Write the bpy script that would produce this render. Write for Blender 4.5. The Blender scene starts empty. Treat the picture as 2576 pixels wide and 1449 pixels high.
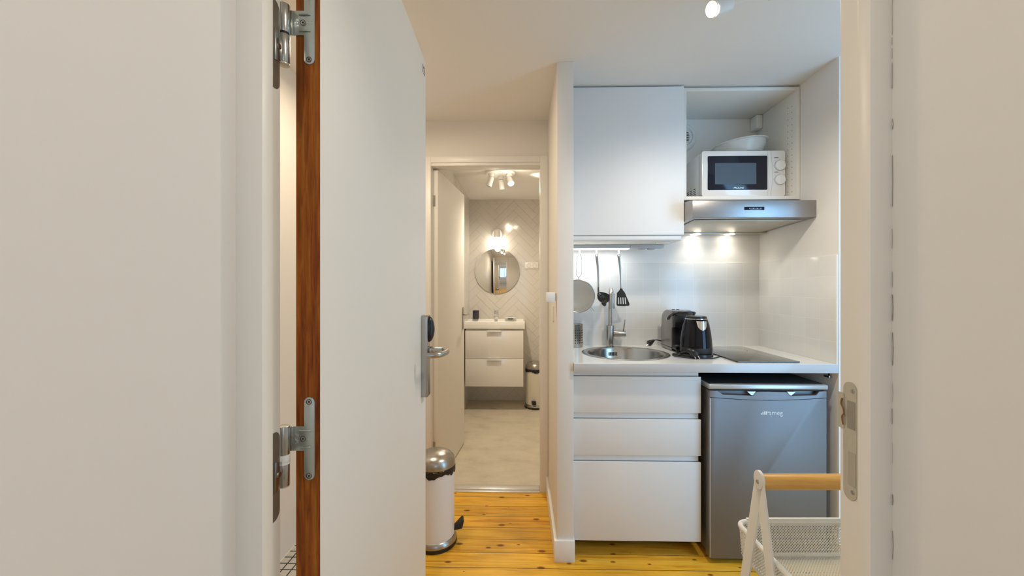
import bpy, bmesh, math, random
from mathutils import Vector, Matrix
from math import sin, cos, pi, radians

random.seed(7)
SC = bpy.context.scene
COL = SC.collection

# ------------------------------------------------------------------ camera
YAW = radians(1.3)
EYE = 1.265
FPX = 1015.0
cam_data = bpy.data.cameras.new("camera")
cam_data.sensor_width = 36.0
cam_data.sensor_fit = 'HORIZONTAL'
cam_data.lens = FPX / 2576.0 * 36.0
cam_data.clip_start = 0.02
cam = bpy.data.objects.new("camera", cam_data)
COL.objects.link(cam)
cam.location = (0, 0, EYE)
cam.rotation_euler = (radians(90), 0, YAW)
SC.camera = cam
CM = Matrix.Rotation(YAW, 4, 'Z')          # hallway, frame and entrance door are square to this direction
ID = Matrix.Identity(4)

SC.view_settings.view_transform = 'Standard'
SC.view_settings.look = 'None'
SC.view_settings.gamma = 1.0
SC.view_settings.exposure = 0.25
SC.cycles.use_denoising = True
SC.cycles.max_bounces = 14
SC.cycles.diffuse_bounces = 8
SC.cycles.sample_clamp_indirect = 6.0

world = bpy.data.worlds.new("world")
SC.world = world
world.use_nodes = True
world.node_tree.nodes["Background"].inputs[0].default_value = (0.55, 0.75, 1.0, 1)
world.node_tree.nodes["Background"].inputs[1].default_value = 1.0

WARM = (1.0, 0.86, 0.66)
SOFT = (1.0, 0.93, 0.83)
DAY = (0.29, 0.62, 1.0)

def light(name, typ, loc, energy, color, size=0.1, size_y=None, aim=None, spot=None, blend=0.6, frame=ID, spread=None):
    ld = bpy.data.lights.new(name, typ)
    ld.energy = energy
    ld.color = color
    if typ == 'AREA':
        ld.shape = 'RECTANGLE' if size_y else 'SQUARE'
        ld.size = size
        if size_y: ld.size_y = size_y
        if spread: ld.spread = radians(spread)
    else:
        ld.shadow_soft_size = size
    if typ == 'SPOT':
        ld.spot_size = radians(spot or 70); ld.spot_blend = blend
    o = bpy.data.objects.new(name, ld)
    COL.objects.link(o)
    p = frame @ Vector(loc)
    o.location = p
    if aim is not None:
        d = (frame @ Vector(aim)) - p
        o.rotation_euler = d.to_track_quat('-Z', 'Y').to_euler()
    return o

# daylight through the kitchen window and the hallway window
light("kitchen_daylight", 'AREA', (2.05, 0.63, 1.10), 19, DAY, 0.84, 1.95, aim=(2.05, 3, 1.10), frame=CM)
light("hallway_daylight", 'AREA', (0.35, -1.84, 1.50), 2.4, (0.55, 0.76, 1.0), 1.3, 1.3, aim=(0.2, 3, 1.3), frame=CM)
# unseen hallway fills, then room lamps (their heads are built further down)
light("hallway_fill", 'AREA', (0.95, -0.15, 2.445), 15, SOFT, 0.30, 0.30, aim=(-0.3, 0.4, 1.1), frame=CM)  # unseen fill, added to brighten the left recess wall
light("hallway_fill", 'AREA', (-0.95, -0.15, 2.445), 13, SOFT, 0.30, 0.30, aim=(0.45, 0.4, 1.1), frame=CM)  # matching unseen fill, added for the right recess wall
light("kitchen_head_lamp", 'SPOT', (0.685, 1.34, 2.19), 10, WARM, 0.04, aim=(-0.15, 0.8, 1.3), spot=140, blend=1.0, frame=CM)
light("kitchen_second_lamp", 'SPOT', (0.86, 1.36, 2.13), 27, (1.0, .91, .79), 0.05, aim=(1.0, 1.75, 0.1), spot=160, blend=1.0, frame=CM)
light("corridor_lamp", 'AREA', (-0.62, 1.75, 2.262), 6.5, (1.0, 0.80, 0.55), 0.26, 0.26, aim=(-0.55, 1.75, 0.0))
light("bathroom_lamp", 'POINT', (-0.085, 3.375, 2.125), 1.3, WARM, 0.025)
light("bathroom_second_lamp", 'SPOT', (-0.178, 3.545, 2.10), 38, WARM, 0.03, aim=(-.13, 3.85, 0.0), spot=165, blend=1.0)

# ------------------------------------------------------------------ materials
def s2l(c):
    return tuple(((v/255)/12.92 if v/255 <= 0.04045 else ((v/255+0.055)/1.055)**2.4) for v in c) + (1,)

def new_mat(name):
    m = bpy.data.materials.new(name); m.use_nodes = True
    nt = m.node_tree
    return m, nt, nt.nodes["Principled BSDF"]

def N(nt, typ, **kw):
    n = nt.nodes.new(typ)
    for k, v in kw.items():
        if k in n.inputs: n.inputs[k].default_value = v
        else: setattr(n, k, v)
    return n

def mat(name, col, rough=0.5, metal=0.0, bump=0.0, bscale=200.0, stretch=(1, 1, 1), vary=0.0, emit=None, estr=0.0,
        coat=0.0, alpha=1.0, trans=0.0, spec=0.5, vscale=3.0, bdist=0.001):
    m, nt, b = new_mat(name)
    c = s2l(col) if max(col) > 1 else tuple(col) + (1,)
    b.inputs['Base Color'].default_value = c
    b.inputs['Roughness'].default_value = rough
    b.inputs['Metallic'].default_value = metal
    b.inputs['Coat Weight'].default_value = coat
    b.inputs['Alpha'].default_value = alpha
    b.inputs['Transmission Weight'].default_value = trans
    b.inputs['Specular IOR Level'].default_value = spec
    tc = N(nt, 'ShaderNodeTexCoord')
    mp = N(nt, 'ShaderNodeMapping'); mp.inputs['Scale'].default_value = stretch
    nt.links.new(tc.outputs['Object'], mp.inputs['Vector'])
    if vary > 0:
        n1 = N(nt, 'ShaderNodeTexNoise'); n1.inputs['Scale'].default_value = vscale; n1.inputs['Detail'].default_value = 5
        nt.links.new(mp.outputs[0], n1.inputs['Vector'])
        r = N(nt, 'ShaderNodeMapRange'); r.inputs[3].default_value = 1 - vary; r.inputs[4].default_value = 1 + vary
        nt.links.new(n1.outputs[0], r.inputs[0])
        mx = N(nt, 'ShaderNodeVectorMath', operation='SCALE'); mx.inputs[0].default_value = c[:3]
        nt.links.new(r.outputs[0], mx.inputs['Scale'])
        nt.links.new(mx.outputs[0], b.inputs['Base Color'])
    if bump > 0:
        n2 = N(nt, 'ShaderNodeTexNoise'); n2.inputs['Scale'].default_value = bscale; n2.inputs['Detail'].default_value = 3
        nt.links.new(mp.outputs[0], n2.inputs['Vector'])
        bp = N(nt, 'ShaderNodeBump'); bp.inputs['Strength'].default_value = bump; bp.inputs['Distance'].default_value = bdist
        nt.links.new(n2.outputs[0], bp.inputs['Height'])
        nt.links.new(bp.outputs[0], b.inputs['Normal'])
    if emit:
        b.inputs['Emission Color'].default_value = tuple(emit) + (1,)
        b.inputs['Emission Strength'].default_value = estr
    return m

M = {}
M['wall'] = mat('wall_paint', (0.80, 0.775, 0.74), 0.75, bump=0.15, bscale=90, vary=0.012)
M['hall'] = mat('hall_paint', (0.74, 0.72, 0.69), 0.7, bump=0.12, bscale=70, vary=0.015)
M['ceil'] = mat('ceiling_paint', (0.80, 0.78, 0.755), 0.85, bump=0.1, bscale=60, vary=0.01)
M['frame'] = mat('frame_gloss_paint', (0.80, 0.77, 0.71), 0.38, bump=0.12, bscale=40, vary=0.015)
M['door'] = mat('door_paint', (0.82, 0.81, 0.78), 0.55, bump=0.05, bscale=60)
M['trim'] = mat('trim_paint', (0.82, 0.81, 0.79), 0.35, bump=0.1, bscale=50)
M['cabinet'] = mat('matte_white_front', (0.80, 0.80, 0.80), 0.55, bump=0.02, bscale=300)
M['carcass'] = mat('cabinet_white', (0.80, 0.78, 0.73), 0.45)
M['glosswhite'] = mat('gloss_white', (0.82, 0.80, 0.77), 0.12, coat=0.4)
M['ceramic'] = mat('ceramic', (0.86, 0.85, 0.82), 0.07, coat=0.5)
M['plastic'] = mat('white_plastic', (0.82, 0.82, 0.80), 0.3)
M['greyplastic'] = mat('grey_plastic', (0.50, 0.50, 0.51), 0.45)
M['worktop'] = mat('worktop_laminate', (0.80, 0.80, 0.77), 0.16, vary=0.03, vscale=14, coat=0.2)
M['worktop_edge'] = mat('worktop_edge', (0.56, 0.57, 0.59), 0.2, coat=0.3)
M['steel'] = mat('brushed_steel', (0.46, 0.44, 0.41), 0.26, 1.0, bump=0.08, bscale=60, stretch=(1, 1, 25))
M['steelh'] = mat('brushed_steel_wide', (0.36, 0.35, 0.35), 0.36, 1.0, bump=0.10, bscale=50, stretch=(1, 25, 25), vary=0.08, vscale=1.2)
M['sink'] = mat('sink_steel', (0.50, 0.47, 0.43), 0.2, 1.0)
M['zinc'] = mat('zinc_plate', (0.50, 0.56, 0.54), 0.34, 0.85, bump=0.05, bscale=300, vary=0.05, vscale=60)
M['knuckle'] = mat('hinge_steel', (0.50, 0.50, 0.48), 0.22, 1.0)
M['oldbrass'] = mat('tarnished_plate', (0.17, 0.13, 0.09), 0.45, 0.35, vary=0.3, vscale=40)
M['strike'] = mat('painted_strike', (0.56, 0.53, 0.44), 0.38, 0.45, vary=0.12, vscale=60)
M['rust'] = mat('rusty_spring', (0.30, 0.16, 0.05), 0.5, 0.5)
M['dark'] = mat('dark_void', (0.012, 0.011, 0.010), 0.6)
M['black'] = mat('black_plastic', (0.014, 0.014, 0.017), 0.25)
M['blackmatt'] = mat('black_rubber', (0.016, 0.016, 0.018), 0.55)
M['nylon'] = mat('black_nylon', (0.020, 0.015, 0.013), 0.32)
M['kettle'] = mat('black_lacquered_kettle', (0.004, 0.003, 0.006), 0.06, 0.0, spec=0.32)
M['bagbin'] = mat('black_bag', (0.012, 0.013, 0.018), 0.22, bump=0.9, bscale=50, bdist=0.004)
M['binwhite'] = mat('bin_white', (0.78, 0.79, 0.80), 0.3)
M['bincream'] = mat('bin_cream', (0.72, 0.68, 0.58), 0.35)
M['fridge'] = mat('silver_fridge', (0.22, 0.215, 0.22), 0.5, 0.65, bump=0.02, bscale=400)
M['fridgelight'] = mat('light_silver', (0.55, 0.56, 0.57), 0.3, 0.6)
M['machine'] = mat('grey_machine', (0.30, 0.285, 0.27), 0.3, 0.6)
M['mwscreen'] = mat('microwave_glass', (0.006, 0.008, 0.020), 0.12)
M['mwinner'] = mat('microwave_mesh_window', (0.075, 0.10, 0.13), 0.22)
M['translucent'] = mat('cloudy_plastic', (0.80, 0.80, 0.76), 0.25, alpha=0.55)
M['white_metal'] = mat('powder_coated_metal', (0.78, 0.755, 0.68), 0.4)
M['mirror'] = mat('mirror_glass', (0.86, 0.87, 0.87), 0.01, 1.0)
M['hob'] = mat('hob_glass', (0.018, 0.015, 0.012), 0.07, coat=0.8)
M['hobmark'] = mat('hob_marking', (0.09, 0.08, 0.07), 0.2)
M['white_print'] = mat('white_print', (0.75, 0.80, 0.82), 0.4)
M['black_print'] = mat('black_print', (0.02, 0.02, 0.02), 0.4)
M['chrome'] = mat('chrome', (0.82, 0.82, 0.82), 0.06, 1.0)
M['charcoal'] = mat('charcoal_ceramic', (0.035, 0.033, 0.045), 0.5)
M['lamp_on'] = mat('lit_lamp', (1, 1, 1), 0.5, emit=(1.0, 0.90, 0.72), estr=14)
M['bulb_on'] = mat('lit_glass', (1, 1, 1), 0.5, emit=(1.0, 0.90, 0.74), estr=16)
M['led_on'] = mat('lit_led', (1, 1, 1), 0.5, emit=(0.95, 0.98, 1.0), estr=5)
M['hood_filter'] = mat('hood_filter', (0.50, 0.47, 0.40), 0.4, 0.35)
M['sieve'] = mat('sieve_gauze', (0.34, 0.30, 0.25), 0.5, 0.2, alpha=0.8)
M['threshold'] = mat('threshold_metal', (0.74, 0.72, 0.68), 0.3, 0.5)
M['glass'] = None
def glass_mat():
    m, nt, b = new_mat('window_glass')
    out = [n for n in nt.nodes if n.type == 'OUTPUT_MATERIAL'][0]
    t = N(nt, 'ShaderNodeBsdfTransparent'); g = N(nt, 'ShaderNodeBsdfGlossy'); g.inputs['Roughness'].default_value = 0.02
    mx = N(nt, 'ShaderNodeMixShader'); mx.inputs[0].default_value = 0.08
    nt.links.new(t.outputs[0], mx.inputs[1]); nt.links.new(g.outputs[0], mx.inputs[2])
    nt.links.new(mx.outputs[0], out.inputs[0])
    return m
M['glass'] = glass_mat()

def wood(name, c1, c2, c3, stretch, scale=6, rough=0.45, blotch=0.0):
    m, nt, b = new_mat(name)
    tc = N(nt, 'ShaderNodeTexCoord'); mp = N(nt, 'ShaderNodeMapping'); mp.inputs['Scale'].default_value = stretch
    nt.links.new(tc.outputs['Object'], mp.inputs['Vector'])
    n = N(nt, 'ShaderNodeTexNoise'); n.inputs['Scale'].default_value = scale; n.inputs['Detail'].default_value = 8
    n.inputs['Roughness'].default_value = 0.62; n.inputs['Distortion'].default_value = 0.6
    nt.links.new(mp.outputs[0], n.inputs['Vector'])
    r = N(nt, 'ShaderNodeValToRGB')
    r.color_ramp.elements[0].position = 0.30; r.color_ramp.elements[0].color = tuple(c1) + (1,)
    r.color_ramp.elements[1].position = 0.72; r.color_ramp.elements[1].color = tuple(c3) + (1,)
    e = r.color_ramp.elements.new(0.5); e.color = tuple(c2) + (1,)
    nt.links.new(n.outputs[0], r.inputs[0])
    last = r.outputs[0]
    if blotch:
        n2 = N(nt, 'ShaderNodeTexNoise'); n2.inputs['Scale'].default_value = 5; n2.inputs['Detail'].default_value = 4
        mp2 = N(nt, 'ShaderNodeMapping'); mp2.inputs['Scale'].default_value = (6, 6, 1.1)
        nt.links.new(tc.outputs['Object'], mp2.inputs['Vector']); nt.links.new(mp2.outputs[0], n2.inputs['Vector'])
        rr = N(nt, 'ShaderNodeMapRange'); rr.inputs[1].default_value = 0.5; rr.inputs[2].default_value = 0.72
        rr.inputs[3].default_value = 1; rr.inputs[4].default_value = 1 - blotch
        nt.links.new(n2.outputs[0], rr.inputs[0])
        sc = N(nt, 'ShaderNodeVectorMath', operation='SCALE')
        nt.links.new(last, sc.inputs[0]); nt.links.new(rr.outputs[0], sc.inputs['Scale'])
        last = sc.outputs[0]
    nt.links.new(last, b.inputs['Base Color'])
    b.inputs['Roughness'].default_value = rough
    b.inputs['Specular IOR Level'].default_value = 0.2
    bp = N(nt, 'ShaderNodeBump'); bp.inputs['Strength'].default_value = 0.2; bp.inputs['Distance'].default_value = 0.0006
    nt.links.new(n.outputs[0], bp.inputs['Height']); nt.links.new(bp.outputs[0], b.inputs['Normal'])
    return m
M['redwood'] = wood('raw_door_edge', (0.15, 0.028, 0.003), (0.28, 0.075, 0.008), (0.40, 0.14, 0.020), (60, 60, 4), 2.6, 0.5, blotch=0.55)
M['birch'] = wood('birch_handle', (0.56, 0.29, 0.07), (0.66, 0.37, 0.10), (0.74, 0.45, 0.15), (3, 60, 60), 2, 0.35)

def pine_floor():
    m, nt, b = new_mat('pine_boards')
    L = nt.links.new
    tc = N(nt, 'ShaderNodeTexCoord')
    br = N(nt, 'ShaderNodeTexBrick')
    for k, v in {'Scale': 1.0, 'Mortar Size': 0.0015, 'Mortar Smooth': 0.1, 'Bias': 0.0, 'Brick Width': 3.7, 'Row Height': 0.103}.items():
        br.inputs[k].default_value = v
    br.inputs['Color1'].default_value = (0, 0, 0, 1); br.inputs['Color2'].default_value = (1, 1, 1, 1)
    br.offset = 0.37
    mpb = N(nt, 'ShaderNodeMapping'); mpb.inputs['Location'].default_value = (1.3, 0.03, 0)
    nw = N(nt, 'ShaderNodeTexNoise'); nw.inputs['Scale'].default_value = 2.5
    L(tc.outputs['Object'], nw.inputs['Vector'])
    wv = N(nt, 'ShaderNodeVectorMath', operation='SCALE'); wv.inputs['Scale'].default_value = 0.004
    L(nw.outputs['Color'], wv.inputs[0])
    ad = N(nt, 'ShaderNodeVectorMath', operation='ADD')
    L(tc.outputs['Object'], ad.inputs[0]); L(wv.outputs[0], ad.inputs[1])
    L(ad.outputs[0], mpb.inputs[0]); L(mpb.outputs[0], br.inputs['Vector'])
    # board-wise offset for grain
    sc = N(nt, 'ShaderNodeVectorMath', operation='SCALE'); sc.inputs['Scale'].default_value = 7.0
    L(br.outputs['Color'], sc.inputs[0])
    mpg = N(nt, 'ShaderNodeMapping'); mpg.inputs['Scale'].default_value = (1.6, 26, 1)
    L(tc.outputs['Object'], mpg.inputs[0])
    ad2 = N(nt, 'ShaderNodeVectorMath', operation='ADD'); L(mpg.outputs[0], ad2.inputs[0]); L(sc.outputs[0], ad2.inputs[1])
    g = N(nt, 'ShaderNodeTexNoise'); g.inputs['Scale'].default_value = 1.6; g.inputs['Detail'].default_value = 7
    g.inputs['Roughness'].default_value = 0.6; g.inputs['Distortion'].default_value = 0.8
    L(ad2.outputs[0], g.inputs['Vector'])
    r = N(nt, 'ShaderNodeValToRGB')
    r.color_ramp.elements[0].position = 0.28; r.color_ramp.elements[0].color = (0.56, 0.23, 0.014, 1)
    r.color_ramp.elements[1].position = 0.70; r.color_ramp.elements[1].color = (0.94, 0.575, 0.075, 1)
    e = r.color_ramp.elements.new(0.48); e.color = (0.82, 0.435, 0.034, 1)
    L(g.outputs[0], r.inputs[0])
    # board tone
    bt = N(nt, 'ShaderNodeMapRange'); bt.inputs[3].default_value = 0.86; bt.inputs[4].default_value = 1.10
    L(br.outputs['Color'], bt.inputs[0])
    s1 = N(nt, 'ShaderNodeVectorMath', operation='SCALE'); L(r.outputs[0], s1.inputs[0]); L(bt.outputs[0], s1.inputs['Scale'])
    # broad stains
    n3 = N(nt, 'ShaderNodeTexNoise'); n3.inputs['Scale'].default_value = 4.0; n3.inputs['Detail'].default_value = 3
    L(tc.outputs['Object'], n3.inputs['Vector'])
    r3 = N(nt, 'ShaderNodeMapRange'); r3.inputs[1].default_value = 0.35; r3.inputs[2].default_value = 0.7; r3.inputs[3].default_value = 0.86; r3.inputs[4].default_value = 1.08
    L(n3.outputs[0], r3.inputs[0])
    s2 = N(nt, 'ShaderNodeVectorMath', operation='SCALE'); L(s1.outputs[0], s2.inputs[0]); L(r3.outputs[0], s2.inputs['Scale'])
    # knots
    mk = N(nt, 'ShaderNodeMapping'); mk.inputs['Scale'].default_value = (5.0, 10.0, 1); mk.inputs['Location'].default_value = (0.4, 0.2, 0)
    L(ad.outputs[0], mk.inputs[0])
    v = N(nt, 'ShaderNodeTexVoronoi'); v.inputs['Scale'].default_value = 1.0; v.voronoi_dimensions = '2D'
    L(mk.outputs[0], v.inputs['Vector'])
    vs = N(nt, 'ShaderNodeSeparateColor'); L(v.outputs['Color'], vs.inputs[0])
    kr = N(nt, 'ShaderNodeMapRange'); kr.inputs[3].default_value = 0.02; kr.inputs[4].default_value = 0.13
    L(vs.outputs[0], kr.inputs[0])
    df = N(nt, 'ShaderNodeMath', operation='DIVIDE'); L(v.outputs['Distance'], df.inputs[0]); L(kr.outputs[0], df.inputs[1])
    rk = N(nt, 'ShaderNodeValToRGB')
    rk.color_ramp.elements[0].position = 0.45; rk.color_ramp.elements[0].color = (0.16, 0.045, 0.012, 1)
    rk.color_ramp.elements[1].position = 1.0; rk.color_ramp.elements[1].color = (1, 1, 1, 1)
    e = rk.color_ramp.elements.new(0.7); e.color = (0.55, 0.38, 0.24, 1)
    L(df.outputs[0], rk.inputs[0])
    m3 = N(nt, 'ShaderNodeMix', data_type='RGBA', blend_type='MULTIPLY'); m3.inputs[0].default_value = 0.85
    L(s2.outputs[0], m3.inputs[6]); L(rk.outputs[0], m3.inputs[7])
    # gaps
    m4 = N(nt, 'ShaderNodeMix', data_type='RGBA'); m4.inputs[7].default_value = (0.05, 0.015, 0.004, 1)
    L(br.outputs['Fac'], m4.inputs[0]); L(m3.outputs[2], m4.inputs[6])
    L(m4.outputs[2], b.inputs['Base Color'])
    b.inputs['Roughness'].default_value = 0.36
    b.inputs['Specular IOR Level'].default_value = 0.25
    iv = N(nt, 'ShaderNodeMath', operation='SUBTRACT'); iv.inputs[0].default_value = 1.0; L(br.outputs['Fac'], iv.inputs[1])
    bp = N(nt, 'ShaderNodeBump'); bp.inputs['Strength'].default_value = 0.5; bp.inputs['Distance'].default_value = 0.002
    L(iv.outputs[0], bp.inputs['Height']); L(bp.outputs[0], b.inputs['Normal'])
    return m
M['pine'] = pine_floor()

def vinyl():
    m, nt, b = new_mat('concrete_look_vinyl')
    L = nt.links.new
    tc = N(nt, 'ShaderNodeTexCoord'); mp = N(nt, 'ShaderNodeMapping'); mp.inputs['Scale'].default_value = (1.0, 1.6, 1)
    L(tc.outputs['Object'], mp.inputs[0])
    n = N(nt, 'ShaderNodeTexNoise'); n.inputs['Scale'].default_value = 5; n.inputs['Detail'].default_value = 9; n.inputs['Roughness'].default_value = 0.65
    L(mp.outputs[0], n.inputs['Vector'])
    r = N(nt, 'ShaderNodeValToRGB')
    r.color_ramp.elements[0].position = 0.28; r.color_ramp.elements[0].color = (0.50, 0.44, 0.345, 1)
    r.color_ramp.elements[1].position = 0.72; r.color_ramp.elements[1].color = (0.68, 0.615, 0.495, 1)
    e = r.color_ramp.elements.new(0.46); e.color = (0.60, 0.54, 0.43, 1)
    L(n.outputs[0], r.inputs[0]); L(r.outputs[0], b.inputs['Base Color'])
    b.inputs['Roughness'].default_value = 0.5
    return m
M['vinyl'] = vinyl()

def grid_tile(name, base, grout, size, mortar, off=(0, 0, 0), rough=0.15, plane='XZ', bump=0.4, vary=0.03):
    m, nt, b = new_mat(name)
    L = nt.links.new
    tc = N(nt, 'ShaderNodeTexCoord'); sp = N(nt, 'ShaderNodeSeparateXYZ'); cb = N(nt, 'ShaderNodeCombineXYZ')
    L(tc.outputs['Object'], sp.inputs[0])
    L(sp.outputs[plane[0]], cb.inputs[0]); L(sp.outputs[plane[1]], cb.inputs[1])
    mp = N(nt, 'ShaderNodeMapping'); mp.inputs['Location'].default_value = off
    L(cb.outputs[0], mp.inputs[0])
    br = N(nt, 'ShaderNodeTexBrick'); br.offset = 0.0
    for k, v in {'Scale': 1.0, 'Mortar Size': mortar, 'Mortar Smooth': 0.3, 'Bias': 0.0, 'Brick Width': size, 'Row Height': size}.items():
        br.inputs[k].default_value = v
    c = tuple(base)
    br.inputs['Color1'].default_value = tuple(x * (1 - vary) for x in c) + (1,)
    br.inputs['Color2'].default_value = tuple(min(1, x * (1 + vary)) for x in c) + (1,)
    br.inputs['Mortar'].default_value = tuple(grout) + (1,)
    L(mp.outputs[0], br.inputs['Vector']); L(br.outputs['Color'], b.inputs['Base Color'])
    b.inputs['Roughness'].default_value = rough
    iv = N(nt, 'ShaderNodeMath', operation='SUBTRACT'); iv.inputs[0].default_value = 1.0; L(br.outputs['Fac'], iv.inputs[1])
    nz = N(nt, 'ShaderNodeTexNoise'); nz.inputs['Scale'].default_value = 14; L(tc.outputs['Object'], nz.inputs['Vector'])
    am = N(nt, 'ShaderNodeMath', operation='MULTIPLY_ADD'); am.inputs[1].default_value = 0.35
    L(nz.outputs[0], am.inputs[0]); L(iv.outputs[0], am.inputs[2])
    bp = N(nt, 'ShaderNodeBump'); bp.inputs['Strength'].default_value = bump; bp.inputs['Distance'].default_value = 0.0015
    L(am.outputs[0], bp.inputs['Height']); L(bp.outputs[0], b.inputs['Normal'])
    return m
M['tile_back'] = grid_tile('white_square_tiles_back', (0.74, 0.735, 0.715), (0.86, 0.845, 0.80), 0.1, 0.0011, (-0.04, -0.018, 0), plane='XZ')
M['tile_side'] = grid_tile('white_square_tiles_side', (0.74, 0.735, 0.715), (0.84, 0.825, 0.78), 0.1, 0.0011, (-0.07, -0.018, 0), plane='YZ')
M['mat_grid'] = grid_tile('black_grid_mat', (0.62, 0.60, 0.56), (0.012, 0.012, 0.012), 0.042, 0.0032, rough=0.6, plane='XY')
M['herring'] = mat('bathroom_tile', (0.66, 0.63, 0.585), 0.12, bump=0.25, bscale=12, vary=0.02, coat=0.2)
M['grout'] = mat('bathroom_grout', (0.46, 0.42, 0.36), 0.8)

# ------------------------------------------------------------------ mesh helpers
def merge(bm, t, X=None):
    if X is not None: bmesh.ops.transform(t, matrix=X, verts=t.verts)
    me = bpy.data.meshes.new("t"); t.to_mesh(me); t.free()
    bm.from_mesh(me); bpy.data.meshes.remove(me)
    return bm

def BM(): return bmesh.new()

def box(bm, x0, x1, y0, y1, z0, z1, bev=0.0, seg=2, X=None):
    t = BM()
    bmesh.ops.create_cube(t, size=1.0)
    sx, sy, sz = x1 - x0, y1 - y0, z1 - z0
    bmesh.ops.transform(t, matrix=Matrix.Translation(((x0 + x1) / 2, (y0 + y1) / 2, (z0 + z1) / 2)) @ Matrix.Diagonal((sx, sy, sz, 1)), verts=t.verts)
    if bev > 0:
        bmesh.ops.bevel(t, geom=t.edges[:], offset=min(bev, 0.49 * min(abs(sx), abs(sy), abs(sz))), segments=seg, affect='EDGES', profile=0.5)
    return merge(bm, t, X)

def cyl(bm, p0, p1, r0, r1=None, n=24, bev=0.0):
    p0, p1 = Vector(p0), Vector(p1)
    r1 = r0 if r1 is None else r1
    d = p1 - p0
    t = BM()
    bmesh.ops.create_cone(t, cap_ends=True, segments=n, radius1=r0, radius2=r1, depth=d.length)
    if bev > 0:
        es = [e for e in t.edges if len(e.link_faces) == 2 and any(len(f.verts) > 4 for f in e.link_faces)]
        bmesh.ops.bevel(t, geom=es, offset=bev, segments=2, affect='EDGES', profile=0.5)
    q = d.to_track_quat('Z', 'Y').to_matrix().to_4x4()
    return merge(bm, t, Matrix.Translation((p0 + p1) / 2) @ q)

def tube(bm, pts, r, n=10, closed=False, flat=1.0):
    P = [Vector(p) for p in pts]; m = len(P)
    R = r if isinstance(r, (list, tuple)) else [r] * m
    tan = []
    for i in range(m):
        a = P[i - 1] if (i > 0 or closed) else P[i]
        b = P[(i + 1) % m] if (i < m - 1 or closed) else P[i]
        tan.append((b - a).normalized())
    up = Vector((0, 0, 1)) if abs(tan[0].z) < 0.9 else Vector((1, 0, 0))
    u = tan[0].cross(up).normalized()
    rings = []
    for i in range(m):
        u = (u - tan[i] * u.dot(tan[i])).normalized()
        w = tan[i].cross(u)
        rings.append([bm.verts.new(P[i] + u * cos(2 * pi * k / n) * R[i] + w * sin(2 * pi * k / n) * R[i] * flat) for k in range(n)])
    for i in range(m if closed else m - 1):
        A, B = rings[i], rings[(i + 1) % m]
        for k in range(n):
            bm.faces.new((A[k], A[(k + 1) % n], B[(k + 1) % n], B[k]))
    if not closed:
        bm.faces.new(rings[0][::-1]); bm.faces.new(rings[-1])
    return bm

def arc(c, r, a0, a1, n, ax='YZ'):
    o = []
    for i in range(n + 1):
        a = radians(a0 + (a1 - a0) * i / n)
        u, v = r * cos(a), r * sin(a)
        if ax == 'YZ': o.append((c[0], c[1] + u, c[2] + v))
        elif ax == 'XZ': o.append((c[0] + u, c[1], c[2] + v))
        else: o.append((c[0] + u, c[1] + v, c[2]))
    return o

def smoothline(pts, k=6):
    P = [Vector(p) for p in pts]
    out = []
    for i in range(len(P) - 1):
        p0 = P[max(i - 1, 0)]; p1 = P[i]; p2 = P[i + 1]; p3 = P[min(i + 2, len(P) - 1)]
        for j in range(k):
            t = j / k
            out.append(0.5 * ((2 * p1) + (-p0 + p2) * t + (2 * p0 - 5 * p1 + 4 * p2 - p3) * t * t + (-p0 + 3 * p1 - 3 * p2 + p3) * t ** 3))
    out.append(P[-1])
    return out

def lathe(bm, prof, o=(0, 0, 0), n=40, X=None, sweep=360):
    t = BM(); rings = []
    for r, z in prof:
        if r < 1e-6: rings.append([t.verts.new((0, 0, z))])
        else: rings.append([t.verts.new((r * cos(2 * pi * k / n), r * sin(2 * pi * k / n), z)) for k in range(n)])
    for A, B in zip(rings, rings[1:]):
        for k in range(n):
            a, b2 = A[k % len(A)], A[(k + 1) % len(A)]
            c, d = B[(k + 1) % len(B)], B[k % len(B)]
            vs = []
            for v in (a, b2, c, d):
                if v not in vs: vs.append(v)
            if len(vs) > 2: t.faces.new(vs)
    XX = Matrix.Translation(o) @ (X or ID)
    return merge(bm, t, XX)

def prism(bm, poly, a0, a1, ax='Z', bev=0.0, X=None):
    """poly in the plane across axis ax: X -> (y,z), Y -> (x,z), Z -> (x,y)"""
    t = BM()
    def P(u, v, w): return {'X': (w, u, v), 'Y': (u, w, v), 'Z': (u, v, w)}[ax]
    A = [t.verts.new(P(u, v, a0)) for u, v in poly]
    B = [t.verts.new(P(u, v, a1)) for u, v in poly]
    n = len(poly)
    t.faces.new(A[::-1]); t.faces.new(B)
    for i in range(n): t.faces.new((A[i], A[(i + 1) % n], B[(i + 1) % n], B[i]))
    bmesh.ops.recalc_face_normals(t, faces=t.faces)
    if bev > 0: bmesh.ops.bevel(t, geom=t.edges[:], offset=bev, segments=2, affect='EDGES', profile=0.5)
    return merge(bm, t, X)

def rrect(x0, x1, y0, y1, r, n=5):
    o = []
    for cx, cy, a in ((x1 - r, y1 - r, 0), (x0 + r, y1 - r, 90), (x0 + r, y0 + r, 180), (x1 - r, y0 + r, 270)):
        for i in range(n + 1):
            t = radians(a + 90 * i / n); o.append((cx + r * cos(t), cy + r * sin(t)))
    return o

WM = {}
def tag(o, label=None, cat=None, group=None, kind=None):
    if label: o['label'] = label
    if cat: o['category'] = cat
    if group: o['group'] = group
    if kind: o['kind'] = kind
    return o

def thing(name, loc, label=None, cat=None, rz=0.0, group=None, kind=None, frame=ID):
    o = bpy.data.objects.new(name, None); COL.objects.link(o)
    W = frame @ Matrix.Translation(loc) @ Matrix.Rotation(rz, 4, 'Z')
    o.matrix_world = W
    o.empty_display_size = 0.05
    WM[o.name] = W
    return tag(o, label, cat, group, kind)

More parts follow.
